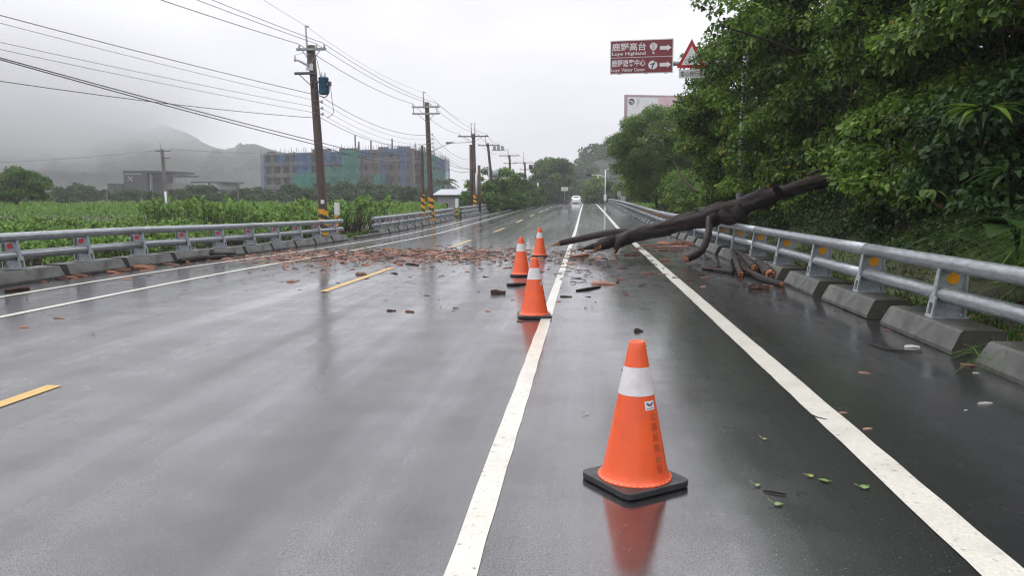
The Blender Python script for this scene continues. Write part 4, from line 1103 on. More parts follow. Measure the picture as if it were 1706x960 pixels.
scaffold(pa, pb, T1, .6, [(0, .05, 0, .95, 'net_blue'), (.42, .62, .62, .98, 'net_blue'), (.7, .99, .80, 1.0, 'net_blue'), (.38, .74, .12, .62, 'net_green'), (.70, .99, .05, .74, 'net_green'), (.42, .6, .3, .7, 'net_green'), (.2, .32, .8, .97, 'net_blue')])
scaffold(pb, pc_, T2, 1.6, [(0, .28, .15, .72, 'net_green'), (0, .30, .72, 1.0, 'net_green'), (.30, .45, .88, 1.0, 'net_blue'), (.60, .68, 0, .98, 'net_blue'), (.5, .66, .1, .6, 'net_green'), (.9, 1.0, .4, 1.0, 'net_blue'), (.68, .9, .9, 1.02, 'net_blue'), (.13, .3, .0, .5, 'net_green')])
scaffold(pc_, pd_, T2 * .98, .7, [(0, .45, .80, 1.0, 'net_green'), (.42, .95, .78, 1.0, 'net_blue'), (0, .4, .28, .78, 'net_green'), (.42, .9, .12, .75, 'net_green'), (.9, 1, 0, 1, 'net_blue')])
b = MB()
for i in range(70):
    t = random.random(); q = pa.lerp(pb, t * 1.0) if i < 25 else (pb.lerp(pc_, t) if i < 48 else pc_.lerp(pd_, t)); q = q + Vector((random.uniform(-1, 1), random.uniform(.5, 5), T1 - .2)); b.tube([q, q + Vector((0, 0, random.uniform(.6, 2.4)))], .06, 4)
for px_, hh in ((594, 4.5), (620, 3.0), (655, 3.4), (600, 2.6)):
    q = LP(px_, 224) + Vector((0, 0, T1)); b.box(q + Vector((0, 0, hh / 2)), (.35, .35, hh))
for i in range(9):
    q = pa.lerp(pc_, random.random()) + Vector((0, random.uniform(1, 4), T1 - .1)); b.box(q + Vector((0, 0, .45)), (random.uniform(1.5, 4), 1.2, random.uniform(.6, 1.3)))
o = b.build('roof_rebar', M['steel_dark'], ub); o['kind'] = 'stuff'
# dark school-like building
M['dark_brick'] = mat('dark_grey_cladding', (.022, .023, .028), (.014, .015, .019), .6, .6)
M['pale_render'] = mat('pale_grey_render', (.30, .30, .31), (.24, .24, .25), .4, .7)
YD = 225.0
db = thing('dark_building', 'dark grey angular building with a tower and open roof frame, half hidden by trees', 'building', (P(275, 333, YD).x, YD, -1.6)); D0 = Vector(db.location)
def bxp(name, px0, px1, pyt, pyb, Y, dep, m, parent=None):
    a, c = P(px0, pyt, Y), P(px1, pyb, Y); zb_ = max(c.z, -1.6)
    b = MB(); b.box(Vector(((a.x + c.x) / 2, Y + dep / 2, (a.z + zb_) / 2)) - D0, (c.x - a.x, dep, a.z - zb_)); return b.build(name, M[m], parent or db)
bxp('left_block', 179, 207, 305.5, 360, YD + 3, 14, 'dark_brick')
tw = bxp('tower', 205.5, 249, 287, 360, YD, 16, 'dark_brick')
bxp('tower_cap', 204.5, 275, 284.5, 287.2, YD - .4, 18, 'dark_brick')
bxp('ledge', 208, 236, 289, 290.6, YD - .25, .4, 'pale_render')
for i in (0, 1):
    a = P(213 + 8 * i, 302, YD - .12) - D0; c = P(221 - 8 * i, 294, YD - .12) - D0
    b = MB(); b.tube([a, c], .2, 4); b.build('cross_mark', M['pale_render'], db)
bxp('side_wing', 254, 273, 304.5, 360, YD + 2, 12, 'dark_brick')
bxp('window', 253, 272, 293.5, 301.5, YD + 1.9, .3, 'void'); bxp('window_band', 255, 270, 291.5, 294, YD + 1.6, .3, 'pale_render')
bxp('frame_column', 249, 252.5, 290, 340, YD + .3, 1.2, 'pale_render')
bxp('roof_frame', 249, 309, 291.5, 294, YD + 1, 8, 'dark_brick')
for px_ in (273, 288, 305): bxp('frame_column', px_, px_ + 2.4, 294, 330, YD + 1, 1, 'pale_render')
bxp('middle_wing', 272.5, 348, 305, 315, YD + 4, 12, 'pale_render'); bxp('middle_wing', 272.5, 348, 319, 360, YD + 5, 12, 'pale_render')
b = bxp('window_band', 275, 345, 315, 319, YD + 6, .4, 'void')
bxp('right_block', 321, 367, 304.5, 316, YD + 12, 14, 'pale_render'); bxp('roof_frame', 318, 370, 302.5, 304.8, YD + 11, 16, 'dark_brick'); bxp('right_block', 322, 371, 316, 360, YD + 14, 12, 'dark_brick')
for k in range(5): bxp('window', 325 + 9 * k, 331 + 9 * k, 307, 312, YD + 11.8, .3, 'void')
# small grey shed
YH = 84.0; sa, sb = P(727, 322, YH), P(775, 322, YH)
sd = thing('shed', 'small grey shed with a pale sloping metal roof beside the roadside trees', 'shed', (sa.x, YH, -.75)); sw_ = sb.x - sa.x; h_ = sa.z + .75
b = MB(); b.box((sw_ / 2, 2, (h_ - .2) / 2), (sw_ - .2, 4, h_ - .2)); b.build('wall', M['pale_render'], sd)
M['tin'] = mat('pale_tin_roof', (.50, .52, .54), (.42, .44, .46), 1.5, .4, metal=.2)
b = MB(); b.hexa([(-.35, -.5, h_ - .22), (sw_ + .3, -.5, h_ - .22), (sw_ + .3, 4.4, h_ + .42), (-.35, 4.4, h_ + .42), (-.35, -.5, h_ - .14), (sw_ + .3, -.5, h_ - .14), (sw_ + .3, 4.4, h_ + .5), (-.35, 4.4, h_ + .5)]); rf = b.build('roof', M['tin'], sd)
for k in range(9): 
    x_ = -.2 + k * (sw_ + .3) / 8.5; q = MB(); q.hexa([(x_, -.5, h_ - .14), (x_ + .06, -.5, h_ - .14), (x_ + .06, 4.4, h_ + .5), (x_, 4.4, h_ + .5), (x_, -.5, h_ - .1), (x_ + .06, -.5, h_ - .1), (x_ + .06, 4.4, h_ + .54), (x_, 4.4, h_ + .54)]); q.build('roof_rib', M['tin'], rf)
b = MB(); b.box((sw_ * .66, -.02, .95), (.8, .06, 1.9)); b.build('door', M['steel_grey'], sd)
b = MB(); b.box((sw_ * .28, -.02, 1.5), (.8, .06, .6)); b.build('window', M['void'], sd)
# scooters parked by the shed
def scooter(px, Y, label):
    x = base_of(px, Y); o = thing('scooter', label, 'scooter', (x, Y, -.72), R(random.uniform(-25, 25)), 'scooters parked by the shed')
    for yy in (-.62, .62):
        b = MB(); n = 16; b.tube([(math.cos(2 * math.pi * k / n) * .2 + yy, 0, .25 + math.sin(2 * math.pi * k / n) * .2) for k in range(n + 1)], .055, 6, caps=False); b.build('wheel', M['tyre'], o)
    b = MB(); b.tube(spline([(-.75, 0, .62), (-.3, 0, .55), (.05, 0, .34), (.35, 0, .34), (.5, 0, .8), (.46, 0, 1.0)], [.1, .16, .12, .12, .12, .05], .08)[0], .11, 10); b.build('body', M['steel_dark'], o)
    b = MB(); b.box((-.38, 0, .76), (.68, .26, .1)); b.build('seat', M['black'], o, bevel=.03)
    b = MB(); b.tube([(.42, -.33, 1.04), (.45, 0, 1.0), (.42, .33, 1.04)], .02, 6); b.build('handlebar', M['black'], o)
scooter(744, 82, 'dark scooter parked at the left of the shed door'); scooter(769, 82.5, 'dark scooter parked at the right end of the shed')

# ------------------------------------------------------------------ foliage
def leaf_mat(name, dark, light, odd, rough=.42, trans=.38):
    m, N, L, B = new_mat(name); B.inputs['Specular IOR Level'].default_value = .3
    a = N.new('ShaderNodeAttribute'); a.attribute_name = 'tint'
    r = N.new('ShaderNodeValToRGB'); L.new(a.outputs['Fac'], r.inputs[0]); c = r.color_ramp
    c.elements[0].position = 0; c.elements[0].color = (*dark, 1); c.elements[1].position = .93; c.elements[1].color = (*light, 1)
    e = c.elements.new(.985); e.color = (*odd, 1)
    L.new(r.outputs[0], B.inputs['Base Color']); B.inputs['Roughness'].default_value = rough
    t = N.new('ShaderNodeBsdfTranslucent'); L.new(r.outputs[0], t.inputs[0])
    ms = N.new('ShaderNodeMixShader'); ms.inputs[0].default_value = trans
    o = [n for n in N if n.type == 'OUTPUT_MATERIAL'][0]
    L.new(B.outputs[0], ms.inputs[1]); L.new(t.outputs[0], ms.inputs[2]); L.new(ms.outputs[0], o.inputs[0])
    return m
M['leaf'] = leaf_mat('broad_green_leaf', (.016, .046, .006), (.22, .37, .05), (.30, .24, .03))
M['leaf_fine'] = leaf_mat('fine_yellow_green_leaf', (.035, .08, .014), (.18, .28, .055), (.20, .17, .05), .5)
M['leaf_bright'] = leaf_mat('bright_tree_leaf', (.02, .055, .008), (.14, .27, .04), (.25, .25, .04))
M['leaf_dark'] = leaf_mat('dark_undergrowth_leaf', (.010, .028, .006), (.05, .115, .02), (.12, .09, .03), .5)
M['leaf_crop'] = leaf_mat('light_green_crop_leaf', (.07, .15, .024), (.26, .42, .10), (.36, .37, .10), .5, .35)
M['leaf_far'] = leaf_mat('distant_tree_leaf', (.03, .06, .025), (.075, .125, .05), (.12, .14, .06), .6)
M['grass'] = leaf_mat('long_grass_blade', (.04, .085, .015), (.13, .23, .05), (.28, .22, .08), .45, .3)
def unit(a): return a / np.maximum(np.linalg.norm(a, axis=-1, keepdims=True), 1e-9)
def leaf_object(name, Pos, Ax, Nr, Ln, Wd, m, parent=None, loc=None, droop=.18, fold=.12, tint=None, shape=(.28, .5, .66, .36)):
    n = len(Pos); Ax = unit(Ax); Nr = unit(Nr - Ax * np.sum(Nr * Ax, 1, keepdims=True)); Sd = np.cross(Ax, Nr)
    Ln = np.broadcast_to(np.asarray(Ln, float), (n,))[:, None]; Wd = np.broadcast_to(np.asarray(Wd, float), (n,))[:, None]
    l1, w1, l2, w2 = shape
    V = np.empty((n, 6, 3))
    V[:, 0] = Pos
    for i, (l, w_, sg) in enumerate(((l1, w1, 1), (l2, w2, 1))):
        V[:, 1 + i] = Pos + Ax * Ln * l + Sd * Wd * w_ * sg + Nr * (Wd * fold - Ln * droop * l * l)
        V[:, 5 - i] = Pos + Ax * Ln * l - Sd * Wd * w_ * sg + Nr * (Wd * fold - Ln * droop * l * l)
    V[:, 3] = Pos + Ax * Ln - Nr * Ln * droop
    base = (np.arange(n) * 6)[:, None]
    F = np.concatenate([base + np.array([[0, 3, 2, 1]]), base + np.array([[0, 5, 4, 3]])], 1).reshape(-1, 4)
    me = bpy.data.meshes.new(name); me.vertices.add(n * 6); me.vertices.foreach_set('co', V.reshape(-1))
    me.loops.add(n * 8); me.loops.foreach_set('vertex_index', F.reshape(-1).astype(np.int32))
    me.polygons.add(n * 2); me.polygons.foreach_set('loop_start', np.arange(n * 2, dtype=np.int32) * 4)
    try: me.polygons.foreach_set('loop_total', np.full(n * 2, 4, dtype=np.int32))
    except Exception: pass
    t = rng.random(n) if tint is None else tint
    at = me.attributes.new('tint', 'FLOAT', 'FACE'); at.data.foreach_set('value', np.repeat(t, 2).astype(np.float32))
    me.materials.append(m); me.update(calc_edges=True); me.validate()
    o = bpy.data.objects.new(name, me); COL.objects.link(o); o.parent = parent
    if loc is not None: o.location = loc
    return o
def ball(n):
    v = unit(rng.normal(size=(n, 3))); return v
def clump_leaves(C, Rr, per_m2, flat=.75, up=.5):
    """leaf sites on the upper and outer shells of many small clumps"""
    Ps, Ds, Ts = [], [], []
    for c, r in zip(C, Rr):
        n = max(6, int(per_m2 * 4 * math.pi * r * r * .75))
        d = ball(n); d[:, 2] = np.where(d[:, 2] < -.25, -d[:, 2] * rng.random(n), d[:, 2]); d = unit(d)
        rad = r * rng.uniform(.55, 1.08, n)[:, None]
        p = c + d * rad * np.array([1, 1, flat]); Ps.append(p); Ds.append(d)
        Ts.append(np.clip(rng.normal(.40 + rng.uniform(-.26, .26), .2, n), 0, .93))
    P_, D_, T_ = np.concatenate(Ps), np.concatenate(Ds), np.concatenate(Ts)
    T_ = np.where(rng.random(len(T_)) < .012, 1.0, T_)
    return P_, D_, T_
def leafy(name, C, Rr, per_m2, ln, m, parent=None, origin=(0, 0, 0), wd=.62, droopy=.5, flat=.75, keep=None):
    C = np.asarray(C, float); P_, D_, T_ = clump_leaves(C, Rr, per_m2, flat)
    if keep is not None:
        k = keep(P_); P_, D_, T_ = P_[k], D_[k], T_[k]
    n = len(P_)
    nr = D_ * .7 + np.array([0, 0, .55]) + rng.normal(size=(n, 3)) * .42
    ax = D_ * .55 + rng.normal(size=(n, 3)) * .6 + np.array([0, 0, -droopy])
    L_ = ln * rng.uniform(.6, 1.3, n)
    return leaf_object(name, P_ - np.asarray(origin), ax, nr, L_, L_ * wd * rng.uniform(.85, 1.15, n), m, parent, tint=T_)
def crown_clumps(c, rad, n, r0, r1, shell=.55, zmin=-.7):
    d = ball(n * 3); d = d[d[:, 2] > zmin][:n]; n = len(d)
    s_ = (shell + (1 - shell) * rng.random(n) ** .6)[:, None]
    return np.asarray(c) + d * s_ * np.asarray(rad), rng.uniform(r0, r1, n)
def branches(parent, base, targets, r_trunk, fork, m='bark_grey', name='trunk', nb=None):
    """tapered trunk up to the fork, limbs out to clump centres (all local)"""
    b = MB(); base = Vector(base); fork = Vector(fork)
    pts, rad = spline([base - Vector((0, 0, .3)), base.lerp(fork, .4) + Vector((random.uniform(-.15, .15), random.uniform(-.1, .1), 0)), fork], [r_trunk * 1.2, r_trunk * .9, r_trunk * .65], .4)
    b.tube(pts, rad, 10); b.build(name, M[m], parent)
    b = MB()
    for t in targets:
        t = Vector(t); mid_ = fork.lerp(t, .5) + Vector((0, 0, -.12 * (t - fork).length * random.uniform(-.5, 1.2)))
        st = base.lerp(fork, random.uniform(.6, 1.0)); L_ = (t - fork).length
        p_, r_ = spline([st, mid_, t], [r_trunk * .42, r_trunk * .24, .015], .35); b.tube(p_, r_, 6, jit=.1)
    if len(targets): b.build('limb', M[m], parent)
TREES = []
def tree(name, label, base, c, rad, nc, r0, r1, per_m2, ln, m, group, trunk_r=.18, nb=10, wd=.62, extra=None, droopy=.5, keep=None, shell=.55, zmin=-.7, cat='tree'):
    bx, by = base; z_ = verge_z(bx, by); o = thing(name, label, cat, (bx, by, z_), 0, group); o0 = np.array(o.location)
    C, Rr = crown_clumps(c, rad, nc, r0, r1, shell, zmin)
    if extra is not None: C = np.concatenate([C, np.array([e[:3] for e in extra])]); Rr = np.concatenate([Rr, np.array([e[3] for e in extra])])
    leafy('crown', C, Rr, per_m2, ln, M[m], o, o0, wd, droopy, keep=keep)
    idx = rng.choice(len(C), min(nb, len(C)), replace=False)
    fork = Vector((c[0] * .55 + bx * .45, c[1] * .55 + by * .45, z_ + (c[2] - z_) * .62)) - Vector(o0)
    branches(o, (0, 0, 0), [C[i] - o0 for i in idx], trunk_r, fork)
    return o
RG = 'leafy trees on the right bank'
# trees from the far end of the right bank to the near end
tree('roadside_tree', 'fine leaved yellowish tree under the billboard, its crown leaning over the guard rail', (6.6, 58), (5.5, 57, 4.9), (3.6, 4.5, 3.0), 190, .45, .95, 80, .13, 'leaf_fine', RG, .16, 14, .5, zmin=-.9)
tree('roadside_tree', 'dark bushy tree beside the bright grass patch at the far end', (6.2, 67), (5.6, 66, 3.4), (2.2, 3.5, 2.5), 110, .45, .9, 70, .15, 'leaf', RG, .14, 8, zmin=-.9)
tree('roadside_tree', 'broad leaved tree behind the road signs, its twigs covering part of the warning triangle', (7.4, 29), (6.7, 29.5, 4.6), (3.1, 4.2, 3.3), 260, .4, .85, 95, .135, 'leaf', RG, .2, 18, zmin=-.95,
     extra=[(*P(1234 + 12 * (k % 3 - 1), 50 + 22 * k, 24.2 + .3 * (k % 2)), .5) for k in range(13)] + [(*P(1372 + 13 * k, 262 + 11 * (k % 4), 18.0 - .04 * k), .36) for k in range(10)] + [(P(1175, 95, 24.3)[0], 24.3, P(1175, 95, 24.3)[2], .34), (P(1160, 106, 24.6)[0], 24.6, P(1160, 106, 24.6)[2], .18), (P(1195, 118, 24.3)[0], 24.3, P(1195, 118, 24.3)[2], .45), (P(1215, 90, 24.4)[0], 24.4, P(1215, 90, 24.4)[2], .4), (P(1240, 75, 24)[0], 24, P(1240, 75, 24)[2], .5), (P(1180, 140, 25.2)[0], 25.2, P(1180, 140, 25.2)[2], .45), (P(1150, 170, 27)[0], 27, P(1150, 170, 27)[2], .5)])
tree('roadside_tree', 'tall dense tree above the middle of the fallen trunk', (8.4, 23), (7.4, 22.5, 6.0), (2.6, 4.0, 4.6), 300, .4, .85, 95, .135, 'leaf', RG, .22, 16, zmin=-.95,
     extra=[(*P(1170, 8, 21), .26), (*P(1190, 22, 21), .22), (*P(1200, 42, 21.2), .2), (*P(1222, 40, 21), .25), (*P(1235, 12, 21), .35), (*P(1182, 58, 21.2), .16), (*P(1250, 35, 21), .4), (*P(1210, 4, 20.6), .3)])
tree('roadside_tree', 'dark vine hung tree over the upper end of the fallen trunk', (8.6, 17), (7.9, 17, 5.6), (2.4, 3.6, 4.6), 280, .4, .8, 100, .13, 'leaf', RG, .2, 14, zmin=-.95)
tree('roadside_tree', 'darkest tree leaning over the verge at the right edge, above the grass tufts', (8.6, 11.5), (7.9, 12, 5.2), (2.3, 3.6, 3.6), 260, .35, .75, 105, .125, 'leaf', RG, .2, 12, zmin=-.6)
tree('roadside_tree', 'tree at the near right edge hanging over the nearest guard rail blocks', (8.8, 7.0), (8.2, 7.5, 5.6), (2.2, 3.0, 3.0), 130, .4, .8, 90, .12, 'leaf', RG, .2, 8, zmin=-.6)
tree('roadside_tree', 'tall tree on the bank top behind the vine hung trees', (13, 20), (12, 19, 8.5), (4, 9, 4.5), 150, .7, 1.3, 45, .16, 'leaf', RG, .25, 8)
BG = 'bushes along the foot of the right bank'
for bx_, by_, bh, bw2, mm, lab in ((5.6, 38, 1.9, 1.3, 'leaf', 'leafy bush on the right verge just beyond the fallen trunk'), (5.7, 43, 2.3, 1.5, 'leaf_fine', 'paler bush on the right verge below the fine leaved tree'), (5.9, 48.5, 2.4, 1.6, 'leaf', 'dark bush on the right verge below the fine leaved tree'),
        (6.3, 54, 2.6, 1.7, 'leaf', 'dark bush at the foot of the fine leaved tree'), (5.7, 33.5, 1.7, 1.1, 'leaf', 'bush on the right verge behind the middle of the fallen trunk'), (6.8, 60, 2.8, 1.8, 'leaf', 'dark bush near the bright grass patch'),
        (6.1, 27.5, 2.3, 1.3, 'leaf', 'leafy bush behind the thick end of the trunk, beside the sign mast'), (6.2, 23.5, 2.4, 1.2, 'leaf', 'leafy bush close behind the upper part of the fallen trunk'),
        (6.1, 15.6, 2.5, 1.2, 'leaf', 'leafy bush hanging over the verge just right of the fallen trunk'), (6.2, 12.4, 2.3, 1.0, 'leaf_dark', 'bush with shade painted into its leaf colour, on the verge beside the near grass tufts')):  # last bush: the shade there is put into its darker leaf colour
    zz_ = verge_z(bx_, by_); tree('bush', lab, (bx_, by_), (bx_ + .3, by_, zz_ + bh * .5), (bw2, 2.2, bh * .55), 46, .35, .6, 90, .13, mm, BG, .06, 6, zmin=-.9, cat='bush')
# undergrowth covering the steep bank
def bank_cover():
    C, Rr = [], []
    for i in range(3000):
        y = 5.5 + 57 * rng.random() ** 1.7; u = rng.random() ** .8 * 5.5; x = 5.5 + u + (0 if y < 34 else .6)
        C.append((x, y, verge_z(x, y) + rng.uniform(.0, .3))); Rr.append(rng.uniform(.22, .6))
    o = leafy('bank_undergrowth', C, Rr, 62, .10, M['leaf_dark'], None, (0, 0, 0), .55, .45)
    tag(o, 'tangled dark undergrowth covering the steep right bank', 'undergrowth', kind='stuff')
bank_cover()
# bare hanging creepers and dead twigs in the tangle
b = MB()
for i in range(34):
    y = random.uniform(8, 30); x = random.uniform(5.3, 6.4); z = random.uniform(2.2, 5.0)
    pts = [Vector((x, y, z))]
    for k in range(5): pts.append(pts[-1] + Vector((random.uniform(-.2, .12), random.uniform(-.35, .35), -random.uniform(.2, .55))))
    p_, r_ = spline(pts, [.012] * 6, .15); b.tube(p_, [random.uniform(.006, .013)] * len(p_), 4)
o = b.build('creeper_stems', M['bark']); tag(o, 'thin bare creepers and twigs hanging in the undergrowth', 'creeper', kind='stuff')
# long bare twig standing out of the leaves above the fallen trunk
b = MB(); p_, r_ = spline([P(1122, 268, 26), P(1140, 300, 25.5), P(1163, 321, 25)], [.02, .045, .05], .1); b.tube([q - p_[0] for q in p_], r_, 7, jit=.08)
o = b.build('bare_branch', M['bark_grey']); o.location = p_[0]; tag(o, 'pale bare broken branch poking out of the leaves above the fallen trunk', 'branch')

def big_leaf(parent, base, ax, nr, ln, wd, m, name='leaf', seg=6, droop=.5, tooth=0.0):
    """one broad leaf with a midrib fold and a bending blade"""
    ax = Vector(ax).normalized(); nr = Vector(nr); nr = (nr - ax * nr.dot(ax)).normalized(); sd = ax.cross(nr); b = MB(); vs = []
    for i in range(seg + 1):
        t = i / seg; w_ = wd * math.sin(math.pi * min(1, .08 + t * .92) ** .75) * .5 + .002
        if tooth: w_ *= 1 + tooth * (1 if i % 2 else -1)
        c = Vector(base) + ax * ln * t - nr * ln * droop * t * t
        vs += [c + sd * w_ + nr * w_ * .25, c, c - sd * w_ + nr * w_ * .25]
    fs = []
    for i in range(seg): fs += [(3 * i, 3 * i + 1, 3 * i + 4, 3 * i + 3), (3 * i + 1, 3 * i + 2, 3 * i + 5, 3 * i + 4)]
    b._add(vs, [f[::-1] for f in fs], 0, True); o = b.build(name, M[m], parent)
    at = o.data.attributes.new('tint', 'FLOAT', 'FACE'); at.data.foreach_set('value', np.full(len(fs), rng.uniform(.15, .6), np.float32))
    return o
def broad_plant(name, label, loc, leaves, m, stem_h=.5, cat='plant', group=None, tooth=0.0):
    o = thing(name, label, cat, loc, 0, group)
    for (a, el, ln, wd, dr) in leaves:
        d = Vector((math.cos(a) * math.cos(el), math.sin(a) * math.cos(el), math.sin(el))); top = Vector((d.x * .12, d.y * .12, stem_h * random.uniform(.8, 1.1)))
        lf = big_leaf(o, top, d, Vector((0, 0, 1)) if el < 1.2 else Vector((math.cos(a), math.sin(a), .3)), ln, wd, m, droop=dr, tooth=tooth)
        b = MB(); b.tube([Vector((0, 0, -.1)), Vector((d.x * .04, d.y * .04, stem_h * .5)), top], [.014, .011, .007], 5); b.build('stalk', M['leaf_dark'], o)
    return o
def fan(n, el0, el1, l0, l1, wr, dr, a0=0, a1=6.28):
    return [(random.uniform(a0, a1), random.uniform(el0, el1), (l := random.uniform(l0, l1)), l * wr, dr * random.uniform(.6, 1.3)) for i in range(n)]
def on_bank(px, Y, z=None):
    p = P(px, 333, Y); return Vector((p.x, Y, verge_z(p.x, Y) if z is None else z))
q = P(1640, 172, 9.6); broad_plant('ginger_plant', 'large lance leaved plant jutting from the right trees over the verge', q - Vector((0, 0, .4)), fan(22, -.35, .5, .22, .44, .25, .45, 1.6, 5.6), 'leaf', .35)
q = P(1690, 275, 8.8); broad_plant('ginger_plant', 'dark lance leaved plant at the right frame edge below the other', q - Vector((0, 0, .35)), fan(12, -.3, .5, .22, .40, .3, .5, 1.8, 5.2), 'leaf_dark', .3)
q = P(1700, 368, 8.6); broad_plant('taro_plant', 'plant with one broad toothed dark leaf at the right frame edge above the grass', q - Vector((0, 0, .3)), fan(5, -.1, .5, .32, .45, .9, .35, 2.2, 5.0), 'leaf_dark', .3, tooth=.12)
q = P(1582, 405, 10.2); broad_plant('papaya_seedling', 'dark cut leaved seedling growing on the bank behind the second near post', q - Vector((0, 0, .25)), fan(9, -.2, .5, .22, .34, .55, .4), 'leaf_dark', .3, tooth=.35)
q = P(1545, 330, 11); broad_plant('vine', 'pale leaves of a vine hanging alone against the dark bank', q, fan(6, -1.2, -.3, .14, .2, .6, .2, 2.5, 5.5), 'leaf_fine', .12, cat='vine')
q = P(1512, 338, 11.5); broad_plant('vine', 'small cluster of pale yellowish vine leaves against the dark bank', q, fan(5, -1.0, .2, .12, .18, .6, .2, 2.5, 5.5), 'leaf_fine', .1, cat='vine')
def grass_tuft(label, loc, n, h, spread, group='grass tufts behind the near right guard rail', m='grass'):
    Pn = rng.normal(size=(n, 3)) * np.array([.1, .1, 0]) * spread; a = rng.uniform(0, 6.28, n); el = rng.uniform(.75, 1.45, n)
    V = []; F = []; T_ = []
    for i in range(n):
        d = np.array([math.cos(a[i]), math.sin(a[i]), 0]); s_ = np.array([-d[1], d[0], 0]); L_ = h * rng.uniform(.6, 1.3); w_ = rng.uniform(.005, .011); b0 = len(V)
        for k in range(5):
            t = k / 4; c = Pn[i] + d * (L_ * math.cos(el[i]) * t + L_ * .5 * t * t * t) + np.array([0, 0, L_ * math.sin(el[i]) * t - L_ * .62 * t ** 3])
            V += [c + s_ * w_ * (1 - t * .9), c - s_ * w_ * (1 - t * .9)]
        F += [(b0 + 2 * k, b0 + 2 * k + 1, b0 + 2 * k + 3, b0 + 2 * k + 2) for k in range(4)]; T_ += [rng.random() * .95] * 4
    b = MB(); b._add(V, F, 0, True); o = b.build('grass_tuft', M[m]); o.location = loc
    at = o.data.attributes.new('tint', 'FLOAT', 'FACE'); at.data.foreach_set('value', np.array(T_, np.float32)); return tag(o, label, 'grass tuft', group)
for px, Y, n, h, lab in ((1672, 9.4, 700, 1.9, 'big arching grass tuft behind the nearest guard rail span'), (1630, 10.8, 460, 1.35, 'arching grass tuft left of the biggest one behind the rail'), (1716, 8.2, 520, 1.7, 'grass tuft at the right frame edge above the upper rail'),
                         (1640, 7.6, 160, .42, 'low grass tuft showing under the rails beside the nearest post'), (1690, 6.9, 220, .5, 'bright low grass tuft under the rails at the right frame edge')):
    grass_tuft(lab, on_bank(px, Y) + Vector((.75 if h > .9 else .15, 0, .2 if h > .9 else 0)), n, h, 1.5 if n > 400 else .9)
def grass_field(name, label, n, xf, yf, h, m='grass', wd=.012, zf=verge_z):
    x = xf(n); y = yf(n, x); z = np.array([zf(a, b_) for a, b_ in zip(x, y)])
    Pn = np.stack([x, y, z - .02], 1); ax = rng.normal(size=(n, 3)) * .45 + np.array([0, 0, 1.0]); nr = rng.normal(size=(n, 3))
    L_ = h * rng.uniform(.4, 1.3, n)
    o = leaf_object(name, Pn, ax, nr, L_, wd * rng.uniform(.7, 1.5, n), M[m], droop=.35); return tag(o, label, 'grass', kind='stuff')
grass_field('verge_grass', 'short green grass and weeds behind the right guard rail', 14000, lambda n: 4.15 + rng.random(n) ** 1.5 * 1.6, lambda n, x: 4 + rng.random(n) ** 1.6 * 60, .16)
grass_field('verge_grass', 'rough grass between the left guard rail and the crop', 26000, lambda n: -10.5 - rng.random(n) ** 1.2 * 4.0, lambda n, x: 8 + rng.random(n) ** 1.3 * 90, .26, wd=.02)
grass_field('bank_grass', 'bright grass patch at the far end of the right bank', 12000, lambda n: rng.uniform(4.6, 13, n), lambda n, x: rng.uniform(66, 112, n), .35, 'leaf_crop', wd=.05)
# dead leaves and bark litter on the right verge
n = 2600; x = 4.05 + rng.random(n) ** 1.2 * 1.9; y = 5 + rng.random(n) ** 1.4 * 34
Pn = np.stack([x, y, [verge_z(a, c) + rng.uniform(.01, .05) for a, c in zip(x, y)]], 1)
M['litter'] = leaf_mat('dead_leaf_litter', (.05, .026, .012), (.24, .12, .05), (.36, .2, .07), .6, .1)
o = leaf_object('leaf_litter', Pn, rng.normal(size=(n, 3)) * np.array([1, 1, .25]), np.array([0, 0, 1.0]) + rng.normal(size=(n, 3)) * .35, rng.uniform(.06, .16, n), rng.uniform(.03, .08, n), M['litter'])
tag(o, 'brown dead leaves and bark litter on the right verge', 'leaf litter', kind='stuff')

# ------------------------------------------------------------------ crop field on the left
def shrub_variant(h, stems, nl, ln, seed, spread):
    Ps, Ax, Nr, Ls = [], [], [], []
    b = MB()
    for s_ in range(stems):
        a = random.uniform(0, 6.28); r_ = spread * math.sqrt(random.random()); tz = h * random.uniform(.72, 1.05); tip = np.array([r_ * math.cos(a), r_ * math.sin(a), tz])
        b.tube([(tip[0] * .15, tip[1] * .15, -.05), (tip[0] * .7, tip[1] * .7, tz * .55), tuple(tip)], [.022, .016, .008], 5)
        for k in range(nl):
            t = random.random() ** .55; ang = random.uniform(0, 6.28); c = tip * (1 - .42 * (1 - t)); c = c + np.array([0, 0, -.02])
            el = .25 + .95 * t + random.uniform(-.25, .25); d = np.array([math.cos(ang) * math.cos(el), math.sin(ang) * math.cos(el), math.sin(el)])
            Ps.append(c); Ax.append(d); Nr.append(np.array([-math.cos(ang) * math.sin(el), -math.sin(ang) * math.sin(el), math.cos(el)]) + rng.normal(size=3) * .2); Ls.append(ln * random.uniform(.65, 1.2) * (.75 + .35 * t))
    Ls = np.array(Ls); n = len(Ls)
    o = leaf_object('crop_shrub', np.array(Ps), np.array(Ax), np.array(Nr), Ls, Ls * .58, M['leaf_crop'], droop=.30, tint=np.clip(rng.normal(.5, .22, n), 0, .95))
    st = b.build('stem', M['bark_grey'], o); return o
low = [shrub_variant(.85, 12, 17, .165, i, .54) for i in range(3)]
tall = [shrub_variant(1.6, 16, 19, .20, i + 9, .85) for i in range(3)]
sites = []
for row, y0 in enumerate(np.arange(19, 47, 1.45)):
    for x in np.arange(-12.9, -56, -1.15):
        X = x + random.uniform(-.35, .35); Y = y0 + random.uniform(-.4, .4) - x * .0
        if Y > 34 and X > -13.5: continue
        sites.append((X, Y, 'low'))
